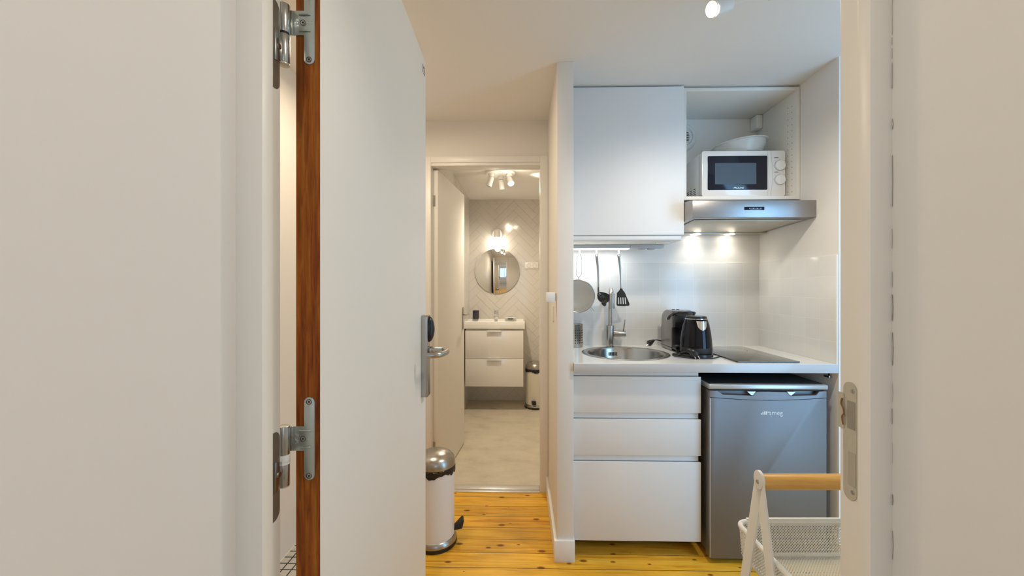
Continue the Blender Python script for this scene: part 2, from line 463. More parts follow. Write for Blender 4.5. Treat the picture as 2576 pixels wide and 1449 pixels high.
def obj(name, bm, m, parent=None, loc=None, frame=ID, local=False, smooth=35, label=None, cat=None, group=None, kind=None):
    """bm in frame coordinates (world by default); local=True: bm already in the parent's own space"""
    bmesh.ops.recalc_face_normals(bm, faces=bm.faces)
    if parent is not None:
        W = WM[parent.name]
        if not local: bmesh.ops.transform(bm, matrix=W.inverted() @ frame, verts=bm.verts)
    else:
        W = frame @ Matrix.Translation(loc or (0, 0, 0))
        if not local: bmesh.ops.transform(bm, matrix=W.inverted() @ frame, verts=bm.verts)
    me = bpy.data.meshes.new(name); bm.to_mesh(me); bm.free()
    me.materials.append(m)
    if smooth:
        for p in me.polygons: p.use_smooth = True
        me.set_sharp_from_angle(angle=radians(smooth))
    o = bpy.data.objects.new(name, me); COL.objects.link(o)
    if parent is not None:
        o.parent = parent; WM[o.name] = W
    else:
        o.matrix_world = W; WM[o.name] = W
    return tag(o, label, cat, group, kind)

def struct(name, bm, m, frame=ID, parent=None, **kw):
    return obj(name, bm, m, parent=parent, frame=frame, kind=None if parent else 'structure', **kw)

def lettering(name, txt, size, Wworld, m, parent, ext=0.0003, align='CENTER', bold=0.0):
    cu = bpy.data.curves.new(name, 'FONT'); cu.body = txt; cu.size = size; cu.extrude = ext; cu.offset = bold
    cu.align_x = align; cu.align_y = 'CENTER'
    tmp = bpy.data.objects.new("tmp", cu); COL.objects.link(tmp)
    bpy.context.view_layer.update()
    me = bpy.data.meshes.new_from_object(tmp.evaluated_get(bpy.context.evaluated_depsgraph_get()))
    bpy.data.objects.remove(tmp); bpy.data.curves.remove(cu)
    me.name = name; me.materials.clear(); me.materials.append(m)
    me.transform(WM[parent.name].inverted() @ Wworld)
    o = bpy.data.objects.new(name, me); COL.objects.link(o)
    o.parent = parent; WM[o.name] = WM[parent.name]
    return o
FACE_CAM = Matrix.Rotation(radians(90), 4, 'X')      # text that reads from -Y

# ================================================================== STRUCTURE
CEIL = 2.315
XL = -1.11; XR = 3.2; YB = 2.53; YN = 2.47; YR = 1.862; XN = 1.440
struct('floor', box(BM(), XL - .1, XR + .1, 0.50, YB, -0.05, 0), M['pine'])
b = BM(); box(b, XL - .1, XR + .1, 0.45, YB + .05, CEIL, CEIL + .08)
ceil_ = struct('ceiling', b, M['ceil'])
struct('wall_left', box(BM(), XL - .1, XL, 0.5, YB + .07, 0, CEIL), M['wall'])
struct('wall_right', box(BM(), XR, XR + .1, 0.3, YR + .1, 0, CEIL), M['wall'])
struct('wall_niche', box(BM(), XN, XR + .1, YR, YB + .07, 0, CEIL), M['wall'])
struct('wall_back', box(BM(), 0.243, XN, YN, YB + .07, 0, CEIL), M['wall'])
struct('wall_partition', box(BM(), 0.167, 0.243, 1.878, YB + .07, 0, CEIL, 0.002), M['wall'])
# bathroom front wall with the door opening
OX0, OX1, OZ = -0.562, 0.118, 2.027
b = BM()
box(b, XL - .1, OX0 - .02, YB, YB + .07, 0, CEIL)
box(b, OX1 + .02, 0.167, YB, YB + .07, 0, CEIL)
box(b, OX0 - .02, OX1 + .02, YB, YB + .07, OZ + .02, CEIL)
struct('wall_front_bathroom', b, M['wall'])
# tiles of the kitchen splashback
struct('wall_tiles_back', box(BM(), 0.2435, XN - .0065, YN - .007, YN + .001, 0.918, 1.416, 0.001), M['tile_back'])
struct('wall_tiles_side', box(BM(), XN - .007, XN + .001, YR + .004, YN, 0.918, 1.416, 0.001), M['tile_side'])
# baseboards
b = BM()
prism(b, [(0.153, 1.865), (0.248, 1.865), (0.248, 1.91), (0.243, 1.91), (0.243, 1.878), (0.167, 1.878), (0.167, 2.50), (0.153, 2.50)], 0, 0.098, 'Z', 0.0015)
struct('baseboard_partition', b, M['trim'])
b = BM(); box(b, XN + .001, XR, YR - .012, YR, 0, 0.10, 0.002)
struct('baseboard_niche', b, M['trim'])
b = BM(); box(b, XL, XL + .003, 1.0, YB, 0, 0.006)
struct('baseboard_left', b, M['trim'])
b = BM(); box(b, OX0 + .001, OX1 - .001, 2.515, 2.572, 0, 0.011, 0.004)
box(b, OX0 + .001, OX1 - .001, 2.49, 2.53, 0, 0.005, 0.002)
struct('trim_threshold', b, M['threshold'])

# bathroom shell
BY = 4.545; BX0 = -0.588; BX1 = 0.95; BC = 2.262
struct('floor_bathroom', box(BM(), BX0 - .05, BX1 + .05, YB, BY + .05, -0.05, 0.001), M['vinyl'])
struct('ceiling_bathroom', box(BM(), BX0 - .1, BX1 + .1, YB + .07, BY + .1, BC, BC + .1), M['ceil'])

def clip(poly, ins, inter):
    out = []
    for i in range(len(poly)):
        a, c = poly[i - 1], poly[i]
        ia, ic = ins(a), ins(c)
        if ic:
            if not ia: out.append(inter(a, c))
            out.append(c)
        elif ia: out.append(inter(a, c))
    return out

def herringbone(bm, u0, u1, v0, v1, put, L=0.30, W=0.075, g=0.0018, seed=1):
    rnd = random.Random(seed)
    ca = sin(pi / 4)
    n = int((max(u1 - u0, v1 - v0) * 1.5) / W) + 6
    k = round(L / W)
    cx, cy = (u0 + u1) / 2, (v0 + v1) / 2
    for i in range(-2 * n, 2 * n):
        for j in range(-n // k - 4, n // k + 4):
            for h in (0, 1):
                ox = i * W + j * L + (0 if h == 0 else L - 0)
                oy = i * W - j * L
                if h == 0: x0, y0, x1, y1 = ox, oy, ox + L, oy + W
                else: x0, y0, x1, y1 = ox, oy - L + W, ox + W, oy + W
                c = [(x0 + g / 2, y0 + g / 2), (x1 - g / 2, y0 + g / 2), (x1 - g / 2, y1 - g / 2), (x0 + g / 2, y1 - g / 2)]
                p = [(cx + (x - y) * ca, cy + (x + y) * ca) for x, y in c]
                if max(q[0] for q in p) < u0 or min(q[0] for q in p) > u1 or max(q[1] for q in p) < v0 or min(q[1] for q in p) > v1: continue
                def lerp(a, c2, t): return (a[0] + (c2[0] - a[0]) * t, a[1] + (c2[1] - a[1]) * t)
                for ax, lim, sg in ((0, u0, 1), (0, u1, -1), (1, v0, 1), (1, v1, -1)):
                    if not p: break
                    p = clip(p, lambda q: (q[ax] - lim) * sg >= 0, lambda a, c2: lerp(a, c2, (lim - a[ax]) / (c2[ax] - a[ax])))
                if len(p) < 3: continue
                tx, ty = rnd.uniform(-.004, .004), rnd.uniform(-.004, .004)
                mu = sum(q[0] for q in p) / len(p); mv = sum(q[1] for q in p) / len(p)
                A = [bm.verts.new(put(q[0], q[1], 0.0022 + tx * (q[0] - mu) + ty * (q[1] - mv))) for q in p]
                B = [bm.verts.new(put(q[0], q[1], 0.0)) for q in p]
                bm.faces.new(A)
                for s in range(len(p)): bm.faces.new((A[s], B[s], B[(s + 1) % len(p)], A[(s + 1) % len(p)]))

def two_mat(o, m2, test):
    o.data.materials.append(m2)
    for p in o.data.polygons:
        if test(p): p.material_index = 1

w = struct('wall_bathroom_back', box(BM(), BX0 - .1, BX1 + .1, BY, BY + .1, 0, BC), M['grout'])
b = BM(); herringbone(b, BX0, BX1, 0.001, BC, lambda u, v, h: (u, BY - h, v), seed=3)
obj('tiles', b, M['herring'], w, smooth=0)
w = struct('wall_bathroom_left', box(BM(), BX0 - .1, BX0, YB + .07, BY, 0, BC), M['grout'])
b = BM(); herringbone(b, YB + .07, BY, 0.001, BC, lambda u, v, h: (BX0 + h, u, v), seed=5)
obj('tiles', b, M['herring'], w, smooth=0)
struct('wall_bathroom_right', box(BM(), BX1, BX1 + .1, YB + .07, BY, 0, BC), M['wall'])
# back of the front wall inside bathroom (closes the wider bathroom)
struct('wall_bathroom_front', box(BM(), 0.2, BX1 + .1, YB + .07, YB + .10, 0, BC), M['wall'])

# ---- thick entrance wall (camera stands in its opening), square to the hallway
FL, FR = -0.363, 0.4997        # faces of the opening
b = BM(); box(b, -1.7, FL, 0.20, 0.597, 0, 2.6)
struct('wall_entry_left', b, M['hall'], frame=CM)
WX0, WX1, WZ0, WZ1 = 1.60, 2.50, 0.06, 2.12
b = BM()
box(b, FR, WX0, 0.20, 0.597, 0, 2.6)
box(b, WX1, 3.6, 0.20, 0.597, 0, 2.6)
box(b, WX0, WX1, 0.20, 0.597, 0, WZ0)
box(b, WX0, WX1, 0.20, 0.597, WZ1, 2.6)
struct('wall_entry_right', b, M['hall'], frame=CM)
struct('wall_entry_lintel', box(BM(), FL, FR, 0.20, 0.597, 2.10, 2.6), M['hall'], frame=CM)
# caulk crack in the right inner corner
b = BM()
pts = []
z = 0.15
while z < 2.05:
    ln = random.uniform(0.01, 0.07)
    x = FR - 0.0012 + random.uniform(-.0003, .0003)
    tube(b, [(x, 0.529, z), (x + random.uniform(-.0006, .0006), 0.5285, z + ln / 2), (x, 0.529, z + ln)], random.uniform(.00012, .00035), 5)
    z += ln + random.uniform(0.002, 0.05)
struct('trim_caulk_crack', b, mat('crack', (0.30, 0.26, 0.22), 0.9), frame=CM)

# hallway shell
struct('floor_hallway', box(BM(), -1.7, 1.7, -2.0, 0.56, -0.05, 0.0005), mat('hall_floor', (0.45, 0.36, 0.27), 0.4, vary=0.1), frame=CM)
hc = struct('ceiling_hallway', box(BM(), -1.7, 1.7, -2.0, 0.25, 2.5, 2.6), M['ceil'], frame=CM)
for x in (-.95, .95):  # unseen fittings, added to house the two hallway fill lights
    b = BM(); lathe(b, [(0, 0), (.16, 0), (.165, -.012), (.15, -.03), (.10, -.042), (0, -.045)], (x, -.15, 2.5), 40); obj('unseen_light_fitting', b, M['plastic'], hc, frame=CM)
struct('wall_hallway_left', box(BM(), -1.7, -1.4, -2.0, 0.2, 0, 2.5), M['hall'], frame=CM)
struct('wall_hallway_right', box(BM(), 1.4, 1.7, -2.0, 0.2, 0, 2.5), M['hall'], frame=CM)
b = BM()
box(b, -1.4, -0.32, -2.0, -1.88, 0, 2.5); box(b, 1.02, 1.4, -2.0, -1.88, 0, 2.5)
box(b, -0.32, 1.02, -2.0, -1.88, 0, 0.83); box(b, -0.32, 1.02, -2.0, -1.88, 2.17, 2.5)
struct('wall_hallway_back', b, M['hall'], frame=CM)

def window(name, x0, x1, z0, z1, y, fr):
    w = thing(name, ((x0 + x1) / 2, y, z0), kind='structure', frame=fr)
    b = BM(); e = 0.045
    box(b, x0, x0 + e, y - .03, y + .03, z0, z1, .003); box(b, x1 - e, x1, y - .03, y + .03, z0, z1, .003)
    box(b, x0 + e, x1 - e, y - .03, y + .03, z0, z0 + e, .003); box(b, x0 + e, x1 - e, y - .03, y + .03, z1 - e, z1, .003)
    xm = (x0 + x1) / 2
    box(b, xm - .03, xm + .03, y - .03, y + .03, z0 + e, z1 - e, .003)
    obj('window_frame', b, M['trim'], w, frame=fr)
    b = BM(); box(b, x0 + e, xm - .03, y - .004, y + .004, z0 + e, z1 - e)
    obj('pane', b, M['glass'], w, frame=fr)
    b = BM(); box(b, xm + .03, x1 - e, y - .004, y + .004, z0 + e, z1 - e)
    obj('pane', b, M['glass'], w, frame=fr)
window('window_1', WX0, WX1, WZ0, WZ1, 0.40, CM)
window('window_2', -0.32, 1.02, 0.83, 2.17, -1.94, CM)

# ---- entrance door frame
fr_ = thing('door_frame_entry', (0.06, 0.56, 0), kind='structure', frame=CM)
fr_.name = 'trim_entry_frame'; WM[fr_.name] = CM @ Matrix.Translation((0.06, 0.56, 0))
b = BM()
prism(b, [(FL - .001, .53), (-.328, .53), (-.328, .554), (-.343, .554), (-.343, .5975), (FL - .001, .5975)], 0, 2.06, 'Z', 0.0009)
obj('jamb', b, M['frame'], fr_, frame=CM, smooth=30)
b = BM()
prism(b, [(FR + .001, .53), (.471, .53), (.471, .550), (.486, .550), (.486, .5975), (FR + .001, .5975)], 0, 2.06, 'Z', 0.0009)
obj('jamb', b, M['frame'], fr_, frame=CM, smooth=30)
b = BM()
prism(b, [(.53, 2.11), (.53, 2.04), (.552, 2.04), (.552, 2.055), (.5975, 2.055), (.5975, 2.11)], FL - .001, FR + .001, 'X')
obj('header', b, M['frame'], fr_, frame=CM)
# fixed-side hinge plates let into the left jamb
for zc in (0.992, 1.618):
    b = BM()
    prism(b, rrect(.5665, .5950, zc - .064, zc + .064, .012), -.3436, -.3424, 'X')
    p = obj('hinge_plate', b, M['oldbrass'], fr_, frame=CM, label='tarnished hinge plate let into the frame')
    b = BM(); prism(b, [(.580, zc - .024), (.580, zc + .022), (.602, zc + .014), (.602, zc - .018)], -.3425, -.3405, 'X', .0004)
    cyl(b, (-.3405, .5895, zc), (-.3390, .5895, zc), .004, n=16)
    obj('hinge_arm', b, M['knuckle'], p, frame=CM)
# strike plate on the right jamb
b = BM()
zc0, zc1 = 0.961, 1.130
prism(b, rrect(.5680, .5905, zc0, zc1, .011), .4848, .4862, 'X')
sp_ = obj('strike_plate', b, M['strike'], fr_, frame=CM, label='worn metal strike plate in the right jamb')
b = BM(); prism(b, rrect(.5885, .5990, 1.060, 1.112, .002), .4838, .4854, 'X'); obj('lip', b, M['strike'], sp_, frame=CM)
b = BM(); prism(b, rrect(.5700, .5830, 1.063, 1.103, .001), .4843, .4849, 'X')
obj('latch_hole', b, mat('hole_shadowed', (0.30, 0.27, 0.22), 0.8), sp_, frame=CM)
b = BM(); prism(b, rrect(.5695, .5815, .982, 1.030, .001), .4843, .4849, 'X')
obj('bolt_hole', b, mat('bolt_hole_inside', (0.42, 0.38, 0.30), 0.8), sp_, frame=CM)
b = BM(); tube(b, smoothline([(.4828, .5905, 1.104), (.4825, .5920, 1.096), (.4822, .5880, 1.090), (.4822, .5865, 1.083), (.4822, .5900, 1.077), (.4828, .5885, 1.066)], 4), .0009, 8)
obj('spring', b, M['rust'], sp_, frame=CM)
for zz in (1.118, .974):
    b = BM(); cyl(b, (.4848, .574, zz), (.4838, .574, zz), .0034, .0028, 16); box(b, .4834, .4839, .5715, .5765, zz - .0004, zz + .0004); box(b, .4834, .4839, .5736, .5744, zz - .0025, zz + .0025)
    obj('screw', b, M['knuckle'], sp_, frame=CM)

# ---- entrance door leaf (open, square to the wall)
dr = thing('door_1', (-.343, .606, 0), kind='structure', frame=CM)
DX0, DX1, DY0, DY1, DZ = -.3300, -.2925, .615, 1.366, 2.03
b = BM(); box(b, DX0, DX1, DY0 + .0012, DY1, 0.008, DZ, 0.0012)
obj('leaf', b, M['door'], dr, frame=CM)
b = BM(); box(b, DX0 + .0008, DX1 - .0006, DY0, DY0 + .002, 0.009, DZ - .001, 0.0004)
obj('edge_lipping', b, M['redwood'], dr, frame=CM, label='raw red-brown wooden door edge')
for zc, white in ((1.036, True), (1.668, False)):
    x0, x1 = -.3164, -.3001
    b = BM()
    poly = []
    h = .063; r = (x1 - x0) / 2; cx = (x0 + x1) / 2
    for i in range(9): a = radians(180 * i / 8); poly.append((cx + r * cos(a), zc + h - r + r * sin(a)))
    poly += [(x0, zc + .0185), (-.3345, zc + .0185), (-.3345, zc - .0185), (x0, zc - .0185)]
    for i in range(9): a = radians(180 + 180 * i / 8); poly.append((cx + r * cos(a), zc - h + r + r * sin(a)))
    prism(b, poly, DY0 - .0018, DY0 + .001, 'Y', .0003)
    hg = obj('hinge', b, M['zinc'], dr, frame=CM, label='zinc hinge plate screwed to the wooden edge')
    for s in (-1, 1):
        b = BM(); tube(b, smoothline([(-.3235, DY0 - .0018, zc + s * .0125), (-.319, DY0 - .0028, zc + s * .0125), (-.309, DY0 - .0028, zc + s * .0125), (-.3065, DY0 - .0018, zc + s * .0125)], 3), .0014, 8)
        obj('rib', b, M['zinc'], hg, frame=CM)
    for sx, sz in ((cx, h - .007), (cx, -h + .007), (-.3175, 0)):
        b = BM(); cyl(b, (sx, DY0 - .0019, zc + sz), (sx, DY0 - .0027, zc + sz), .0043, .0039, 20)
        sc_ = obj('screw', b, M['knuckle'], hg, frame=CM)
        b = BM()
        lathe(b, [(.0034, 0), (.0041, 0), (.0041, .0003), (.0034, .0003)], (sx, DY0 - .0027, zc + sz), 20, X=Matrix.Rotation(radians(90), 4, 'X'))
        for a in (0, 60, 120):
            ca_, sa_ = cos(radians(a)) * .0016, sin(radians(a)) * .0016
            tube(b, [(sx - ca_, DY0 - .0029, zc + sz - sa_), (sx + ca_, DY0 - .0029, zc + sz + sa_)], .00045, 4)
        obj('screw_socket', b, M['dark'], hg, frame=CM)
    # worn embossed marks in the plate
    b = BM()
    for q in range(3):
        xx = -.3290 + q * .0018
        tube(b, smoothline([(xx, DY0 - .0019, zc - .008), (xx + .0014, DY0 - .0019, zc - .004), (xx - .0006, DY0 - .0019, zc), (xx + .0012, DY0 - .0019, zc + .004), (xx, DY0 - .0019, zc + .008)], 3), .00025, 4)
    tube(b, arc((-.3085, DY0 - .0019, zc + .0), .0022, 60, 300, 8, 'XZ'), .00025, 4)
    tube(b, arc((-.3040, DY0 - .0019, zc + .0), .0022, 60, 300, 8, 'XZ'), .00025, 4)
    for q in range(9):
        tube(b, [(cx - .001, DY0 - .0019, zc + .028 + q * .0026), (cx + .0012, DY0 - .0019, zc + .0292 + q * .0026)], .00025, 4)
    obj('stamped_marks', b, M['fridgelight'], hg, frame=CM)
    kx, ky = -.3425, .606
    b = BM(); cyl(b, (kx, ky, zc - .0205), (kx, ky, zc + .022), .0083, n=32, bev=.0006)
    box(b, -.3400, -.3335, ky + .0065, ky + .0092, zc - .0185, zc + .0185, .0004)
    obj('knuckle', b, M['knuckle'], hg, frame=CM)
    b = BM(); cyl(b, (kx, ky, zc - (.067 if white else .0655)), (kx, ky, zc - (.0310 if white else .0235)), .0081, n=32, bev=.0006)
    obj('lower_knuckle', b, M['knuckle'], hg, frame=CM)
    b = BM(); cyl(b, (kx, ky, zc - (.0310 if white else .0235)), (kx, ky, zc - .0205), (.0088 if white else .0074), n=32, bev=.0005)
    if white: cyl(b, (kx, ky, zc - .0345), (kx, ky, zc - .031), .0088, n=32)
    obj('washer', b, M['plastic'] if white else M['blackmatt'], hg, frame=CM, label='white nylon washer' if white else None)
    b = BM(); cyl(b, (kx, ky, zc - .0690), (kx, ky, zc - (.067 if white else .0655)), .0079, n=32, bev=.0006)
    obj('end_cap', b, M['strike'], hg, frame=CM)

# electronic lock plate with lever
b = BM(); prism(b, rrect(1.298, 1.346, .912, 1.176, .006), DX1, DX1 + .0205, 'X', .0012)
lk = obj('lock_plate', b, M['steel'], dr, frame=CM, label='brushed steel electronic lock plate')
b = BM()
X = CM
t = BM(); bmesh.ops.create_uvsphere(t, u_segments=32, v_segments=20, radius=1.0)
bmesh.ops.transform(t, matrix=Matrix.Translation((DX1 + .0195, 1.322, 1.1305)) @ Matrix.Diagonal((.0195, .0195, .043, 1)), verts=t.verts)
merge(b, t)
obj('card_reader', b, M['black'], lk, frame=CM, label='black oval card reader')
b = BM(); cyl(b, (DX1 + .0205, 1.322, 1.062), (DX1 + .033, 1.322, 1.062), .0125, n=28, bev=.001)
obj('rose', b, M['steel'], lk, frame=CM)
b = BM(); tube(b, smoothline([(DX1 + .030, 1.322, 1.062), (DX1 + .060, 1.322, 1.062), (DX1 + .076, 1.312, 1.062), (DX1 + .084, 1.290, 1.062), (DX1 + .080, 1.255, 1.0615), (DX1 + .070, 1.232, 1.061), (DX1 + .055, 1.222, 1.061), (DX1 + .036, 1.220, 1.061)], 6), .0088, 16)
obj('lever', b, M['steel'], lk, frame=CM)
W = CM @ Matrix.Translation((DX1 + .0003, 1.333, 1.985)) @ Matrix.Rotation(radians(90), 4, 'Z') @ FACE_CAM
lettering('door_number', "12", 0.036, W, M['black_print'], dr, bold=0.0009)

# ---- bathroom door frame + leaf
bf = thing('trim_bathroom_frame', (-.22, 2.5, 0), kind='structure')
b = BM()
box(b, OX1, OX1 + .048, 2.497, YB + .002, 0, OZ + .055, .002)
box(b, OX0 - .048, OX0, 2.497, YB + .002, 0, OZ + .055, .002)
box(b, OX0, OX1, 2.497, YB + .002, OZ + .018, OZ + .055, .002)
obj('casing', b, M['trim'], bf)
b = BM()
box(b, OX1, OX1 + .021, YB, YB + .0705, 0, OZ, .001); box(b, OX0 - .021, OX0, YB, YB + .0705, 0, OZ, .001)
box(b, OX0 - .021, OX1 + .021, 2.505, YB + .0705, OZ, OZ + .021, .001)
obj('jamb', b, M['trim'], bf)
bd = thing('door_2', (-.562, 2.56, 0), rz=-radians(5.5), kind='structure')
b = BM(); box(b, 0, .032, 0.0, .716, 0.010, 2.018, .0015)
obj('leaf', b, M['door'], bd, local=True)
for zz in (0.25, 1.82):
    b = BM(); cyl(b, (-.008, -.004, zz - .035), (-.008, -.004, zz + .035), .0065, n=16, bev=.001); box(b, -.008, .016, -.0015, .001, zz - .035, zz + .035)
    obj('hinge', b, M['knuckle'], bd, local=True)
b = BM(); prism(b, rrect(.645, .685, .935, 1.112, .004), .032, .0375, 'X', .001)
hp = obj('handle_plate', b, M['steel'], bd, local=True)
b = BM(); cyl(b, (.037, .665, 1.056), (.060, .665, 1.056), .009, n=20, bev=.001)
tube(b, smoothline([(.058, .665, 1.056), (.072, .66, 1.056), (.075, .64, 1.056), (.075, .56, 1.056)], 5), .0075, 12)
obj('lever', b, M['steel'], hp, local=True)

# ================================================================== KITCHEN
# ---- worktop
sinkc = (0.552, 2.162); SR = .2145
b = BM()
oc = [b.verts.new(p) for p in ((.2435, 1.864, .918), (XN - .001, 1.864, .918), (XN - .001, YN, .918), (.2435, YN, .918))]
es = [b.edges.new((oc[i], oc[(i + 1) % 4])) for i in range(4)]
cc = [b.verts.new((sinkc[0] + SR * cos(2 * pi * k / 48), sinkc[1] + SR * sin(2 * pi * k / 48), .918)) for k in range(48)]
es += [b.edges.new((cc[i], cc[(i + 1) % 48])) for i in range(48)]
bmesh.ops.triangle_fill(b, edges=es, use_beauty=True)
r = bmesh.ops.extrude_face_region(b, geom=b.faces[:])
bmesh.ops.translate(b, verts=[v for v in r['geom'] if isinstance(v, bmesh.types.BMVert)], vec=(0, 0, -.040))
wt = obj('worktop', b, M['worktop'], loc=(.84, 2.16, .878), smooth=30,
         label='white laminate kitchen worktop with grey front edge in the alcove', cat='worktop')
b = BM(); box(b, .2436, XN - .0012, 1.8625, 1.8645, .8785, .9172, .0005)
obj('edge_band', b, M['worktop_edge'], wt, label='grey front edge band')

# ---- sink
b = BM()
lathe(b, [(.2255, .9185), (.2262, .9205), (.221, .9225), (.205, .9215), (.196, .9185), (.190, .905), (.186, .80), (.176, .775), (.150, .765), (.04, .760), (.04, .758), (0, .758)], (sinkc[0], sinkc[1], 0), 64)
sk = obj('sink', b, M['sink'], loc=(sinkc[0], sinkc[1], .918), label='round stainless steel sink bowl set into the white worktop', cat='sink')
b = BM()
for i in range(6):
    a = radians(90 + 11.2 - i * 2.7 + 2)
    x, y = sinkc[0] + .1868 * cos(a), sinkc[1] + .1868 * sin(a)
    box(b, x - .0019, x + .0019, y - .002, y + .001, .874, .894, .0004)
obj('overflow_slots', b, M['dark'], sk)
b = BM(); lathe(b, [(.036, .7605), (.036, .763), (.03, .764), (0, .7625)], (sinkc[0], sinkc[1], 0), 32)
obj('drain', b, M['steel'], sk)

# ---- tap
FX, FY = .530, 2.4145
tp = thing('kitchen_tap', (FX, FY, .918), 'tall brushed steel gooseneck tap behind the round sink', 'tap')
b = BM(); cyl(b, (FX, FY, .918), (FX, FY, 1.043), .0235, n=36, bev=.001); obj('body', b, M['steel'], tp)
b = BM(); dx, dy = -.030, -.18
pts = [(FX, FY, 1.04), (FX, FY, 1.12), (FX, FY, 1.168)]
for i in range(1, 13):
    a = radians(180 - 15 * i)
    f = (1 + cos(a)) / 2
    pts.append((FX + dx * f, FY + dy * f, 1.168 + .090 * sin(a)))
pts.append((FX + dx, FY + dy, 1.160))
tube(b, pts, .0110, 20); obj('spout', b, M['steel'], tp)
b = BM(); cyl(b, (FX + dx, FY + dy, 1.235), (FX + dx, FY + dy, 1.152), .0136, n=24, bev=.001); obj('spray_head', b, M['steel'], tp)
b = BM(); cyl(b, (FX + .018, FY - .004, .993), (FX + .088, FY - .012, .993), .0185, n=28, bev=.001); obj('valve', b, M['steel'], tp)
b = BM(); cyl(b, (FX + .073, FY - .012, 1.0), (FX + .083, FY - .016, 1.078), .0042, n=14, bev=.0008); obj('lever', b, M['steel'], tp)

# ---- base drawer unit
du = thing('base_cabinet', (.543, 1.91, 0), 'white handleless base cabinet with three drawers beneath the worktop', 'cabinet')
b = BM()
box(b, .2440, .2600, 1.934, 2.455, .082, .8775); box(b, .8245, .8405, 1.934, 2.455, .082, .8775)
box(b, .2600, .8245, 1.934, 2.455, .082, .098); box(b, .2600, .8245, 2.443, 2.455, .098, .8775); box(b, .2600, .8245, 1.934, 1.9445, .098, .8775)
obj('carcass', b, M['carcass'], du)
for z0, z1 in ((.678, .849), (.478, .648), (.075, .447)):
    b = BM(); prism(b, [(1.910, z0), (1.910, z1 - .0008), (1.9115, z1), (1.931, z1 - .004), (1.931, z0)], .2445, .8425, 'X', .0008)
    d = obj('drawer', b, M['cabinet'], du)
    b = BM(); prism(b, [(1.931, z1 - .004), (1.921, z1 + .004), (1.9235, z1 + .0285), (1.9335, z1 + .0285), (1.9335, z1 - .004)], .2445, .8335, 'X', .0005)
    obj('finger_groove', b, M['cabinet'], d)
b = BM(); box(b, .2445, .823, 1.985, 2.0, .028, .0815, .001); obj('plinth', b, M['carcass'], du)
for x in (.30, .78):
    for y in (2.06, 2.40):
        b = BM(); cyl(b, (x, y, 0), (x, y, .083), .015, n=16, bev=.001); obj('leg', b, M['blackmatt'], du)

# ---- fridge
fg = thing('fridge', (1.127, 1.87, 0), 'silver under-counter fridge with light silver top edge', 'fridge')
FX0, FX1 = .864, 1.392
b = BM(); box(b, FX0 + .004, FX1 - .004, 1.918, 2.42, .035, .795, .004); obj('body', b, M['fridge'], fg)
# door with two grip recesses cut in its top
prof = [(FX0, .024), (FX1, .024), (FX1, .795), (FX1 - .034, .793), (FX1 - .046, .776), (FX1 - .163, .772), (FX1 - .180, .790), (FX1 - .28, .791)]
prof += [(FX0 + .212, .790), (FX0 + .195, .772), (FX0 + .062, .776), (FX0 + .036, .794), (FX0, .795)]
b = BM(); prism(b, prof, 1.870, 1.912, 'Y', .0025)
box(b, FX0 + .03, FX1 - .03, 1.896, 1.912, .74, .793)
dd = obj('door', b, M['fridge'], fg)
b = BM()
pts = [(FX0 + .002 + (FX1 - FX0 - .004) * i / 24, 1.8695, .764 - .012 * sin(pi * i / 24)) for i in range(25)]
tube(b, pts, .0012, 6); obj('trim_groove', b, M['dark'], dd)
b = BM(); box(b, FX0 + .0005, FX0 + .004, 1.8695, 1.874, .03, .76, .001); obj('edge_highlight_strip', b, M['fridgelight'], dd)
for x in (FX0 + .204, FX1 - .172):
    s = 1 if x < 1.1 else -1
    b = BM(); prism(b, [(x - .015 * s, .7745), (x - .033 * s, .791), (x + .006 * s, .791), (x - .008 * s, .7745)], 1.871, 1.895, 'Y'); obj('grip_insert', b, M['fridgelight'], dd)
b = BM(); prism(b, rrect(1.866, 2.44, .800, .824, .008), FX0 - .002, FX1 + .003, 'X', .002); obj('top', b, M['fridgelight'], fg)
b = BM(); box(b, FX0 + .008, FX1 - .02, 1.880, 1.915, .792, .801); obj('gasket_gap', b, M['dark'], fg)
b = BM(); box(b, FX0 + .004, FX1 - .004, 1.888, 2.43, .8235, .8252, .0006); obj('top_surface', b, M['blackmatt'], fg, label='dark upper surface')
for x in (FX0 + .04, FX1 - .04):
    for y in (1.95, 2.38):
        b = BM(); cyl(b, (x, y, 0), (x, y, .037), .014, n=14); obj('foot', b, M['blackmatt'], fg)
W = Matrix.Translation((1.163, 1.8693, .694)) @ FACE_CAM
lettering('logo_lettering', "smeg", 0.030, W, M['white_print'], dd)
b = BM()
for (dx, dz, rr) in ((-.066, -.0045, .003), (-.0585, -.0045, .0032), (-.0505, -.0045, .0036), (-.0425, -.0045, .0036), (-.0585, .0025, .0026), (-.0505, .0035, .0036), (-.0425, .0035, .0036), (-.0347, .0035, .0026)):
    cyl(b, (1.163 + dx, 1.8703, .694 + dz), (1.163 + dx, 1.8690, .694 + dz), rr, n=14)
obj('logo_dots', b, M['white_print'], dd)

# screw hook under the worktop by the alcove wall
b = BM(); box(b, 1.425, 1.4395, 1.90, 1.935, .848, .858, .002); box(b, 1.431, 1.4395, 1.905, 1.915, .858, .8778)
obj('worktop_bracket', b, M['knuckle'], loc=(1.435, 1.91, .86), label='tiny metal bracket under the right end of the worktop', cat='bracket')

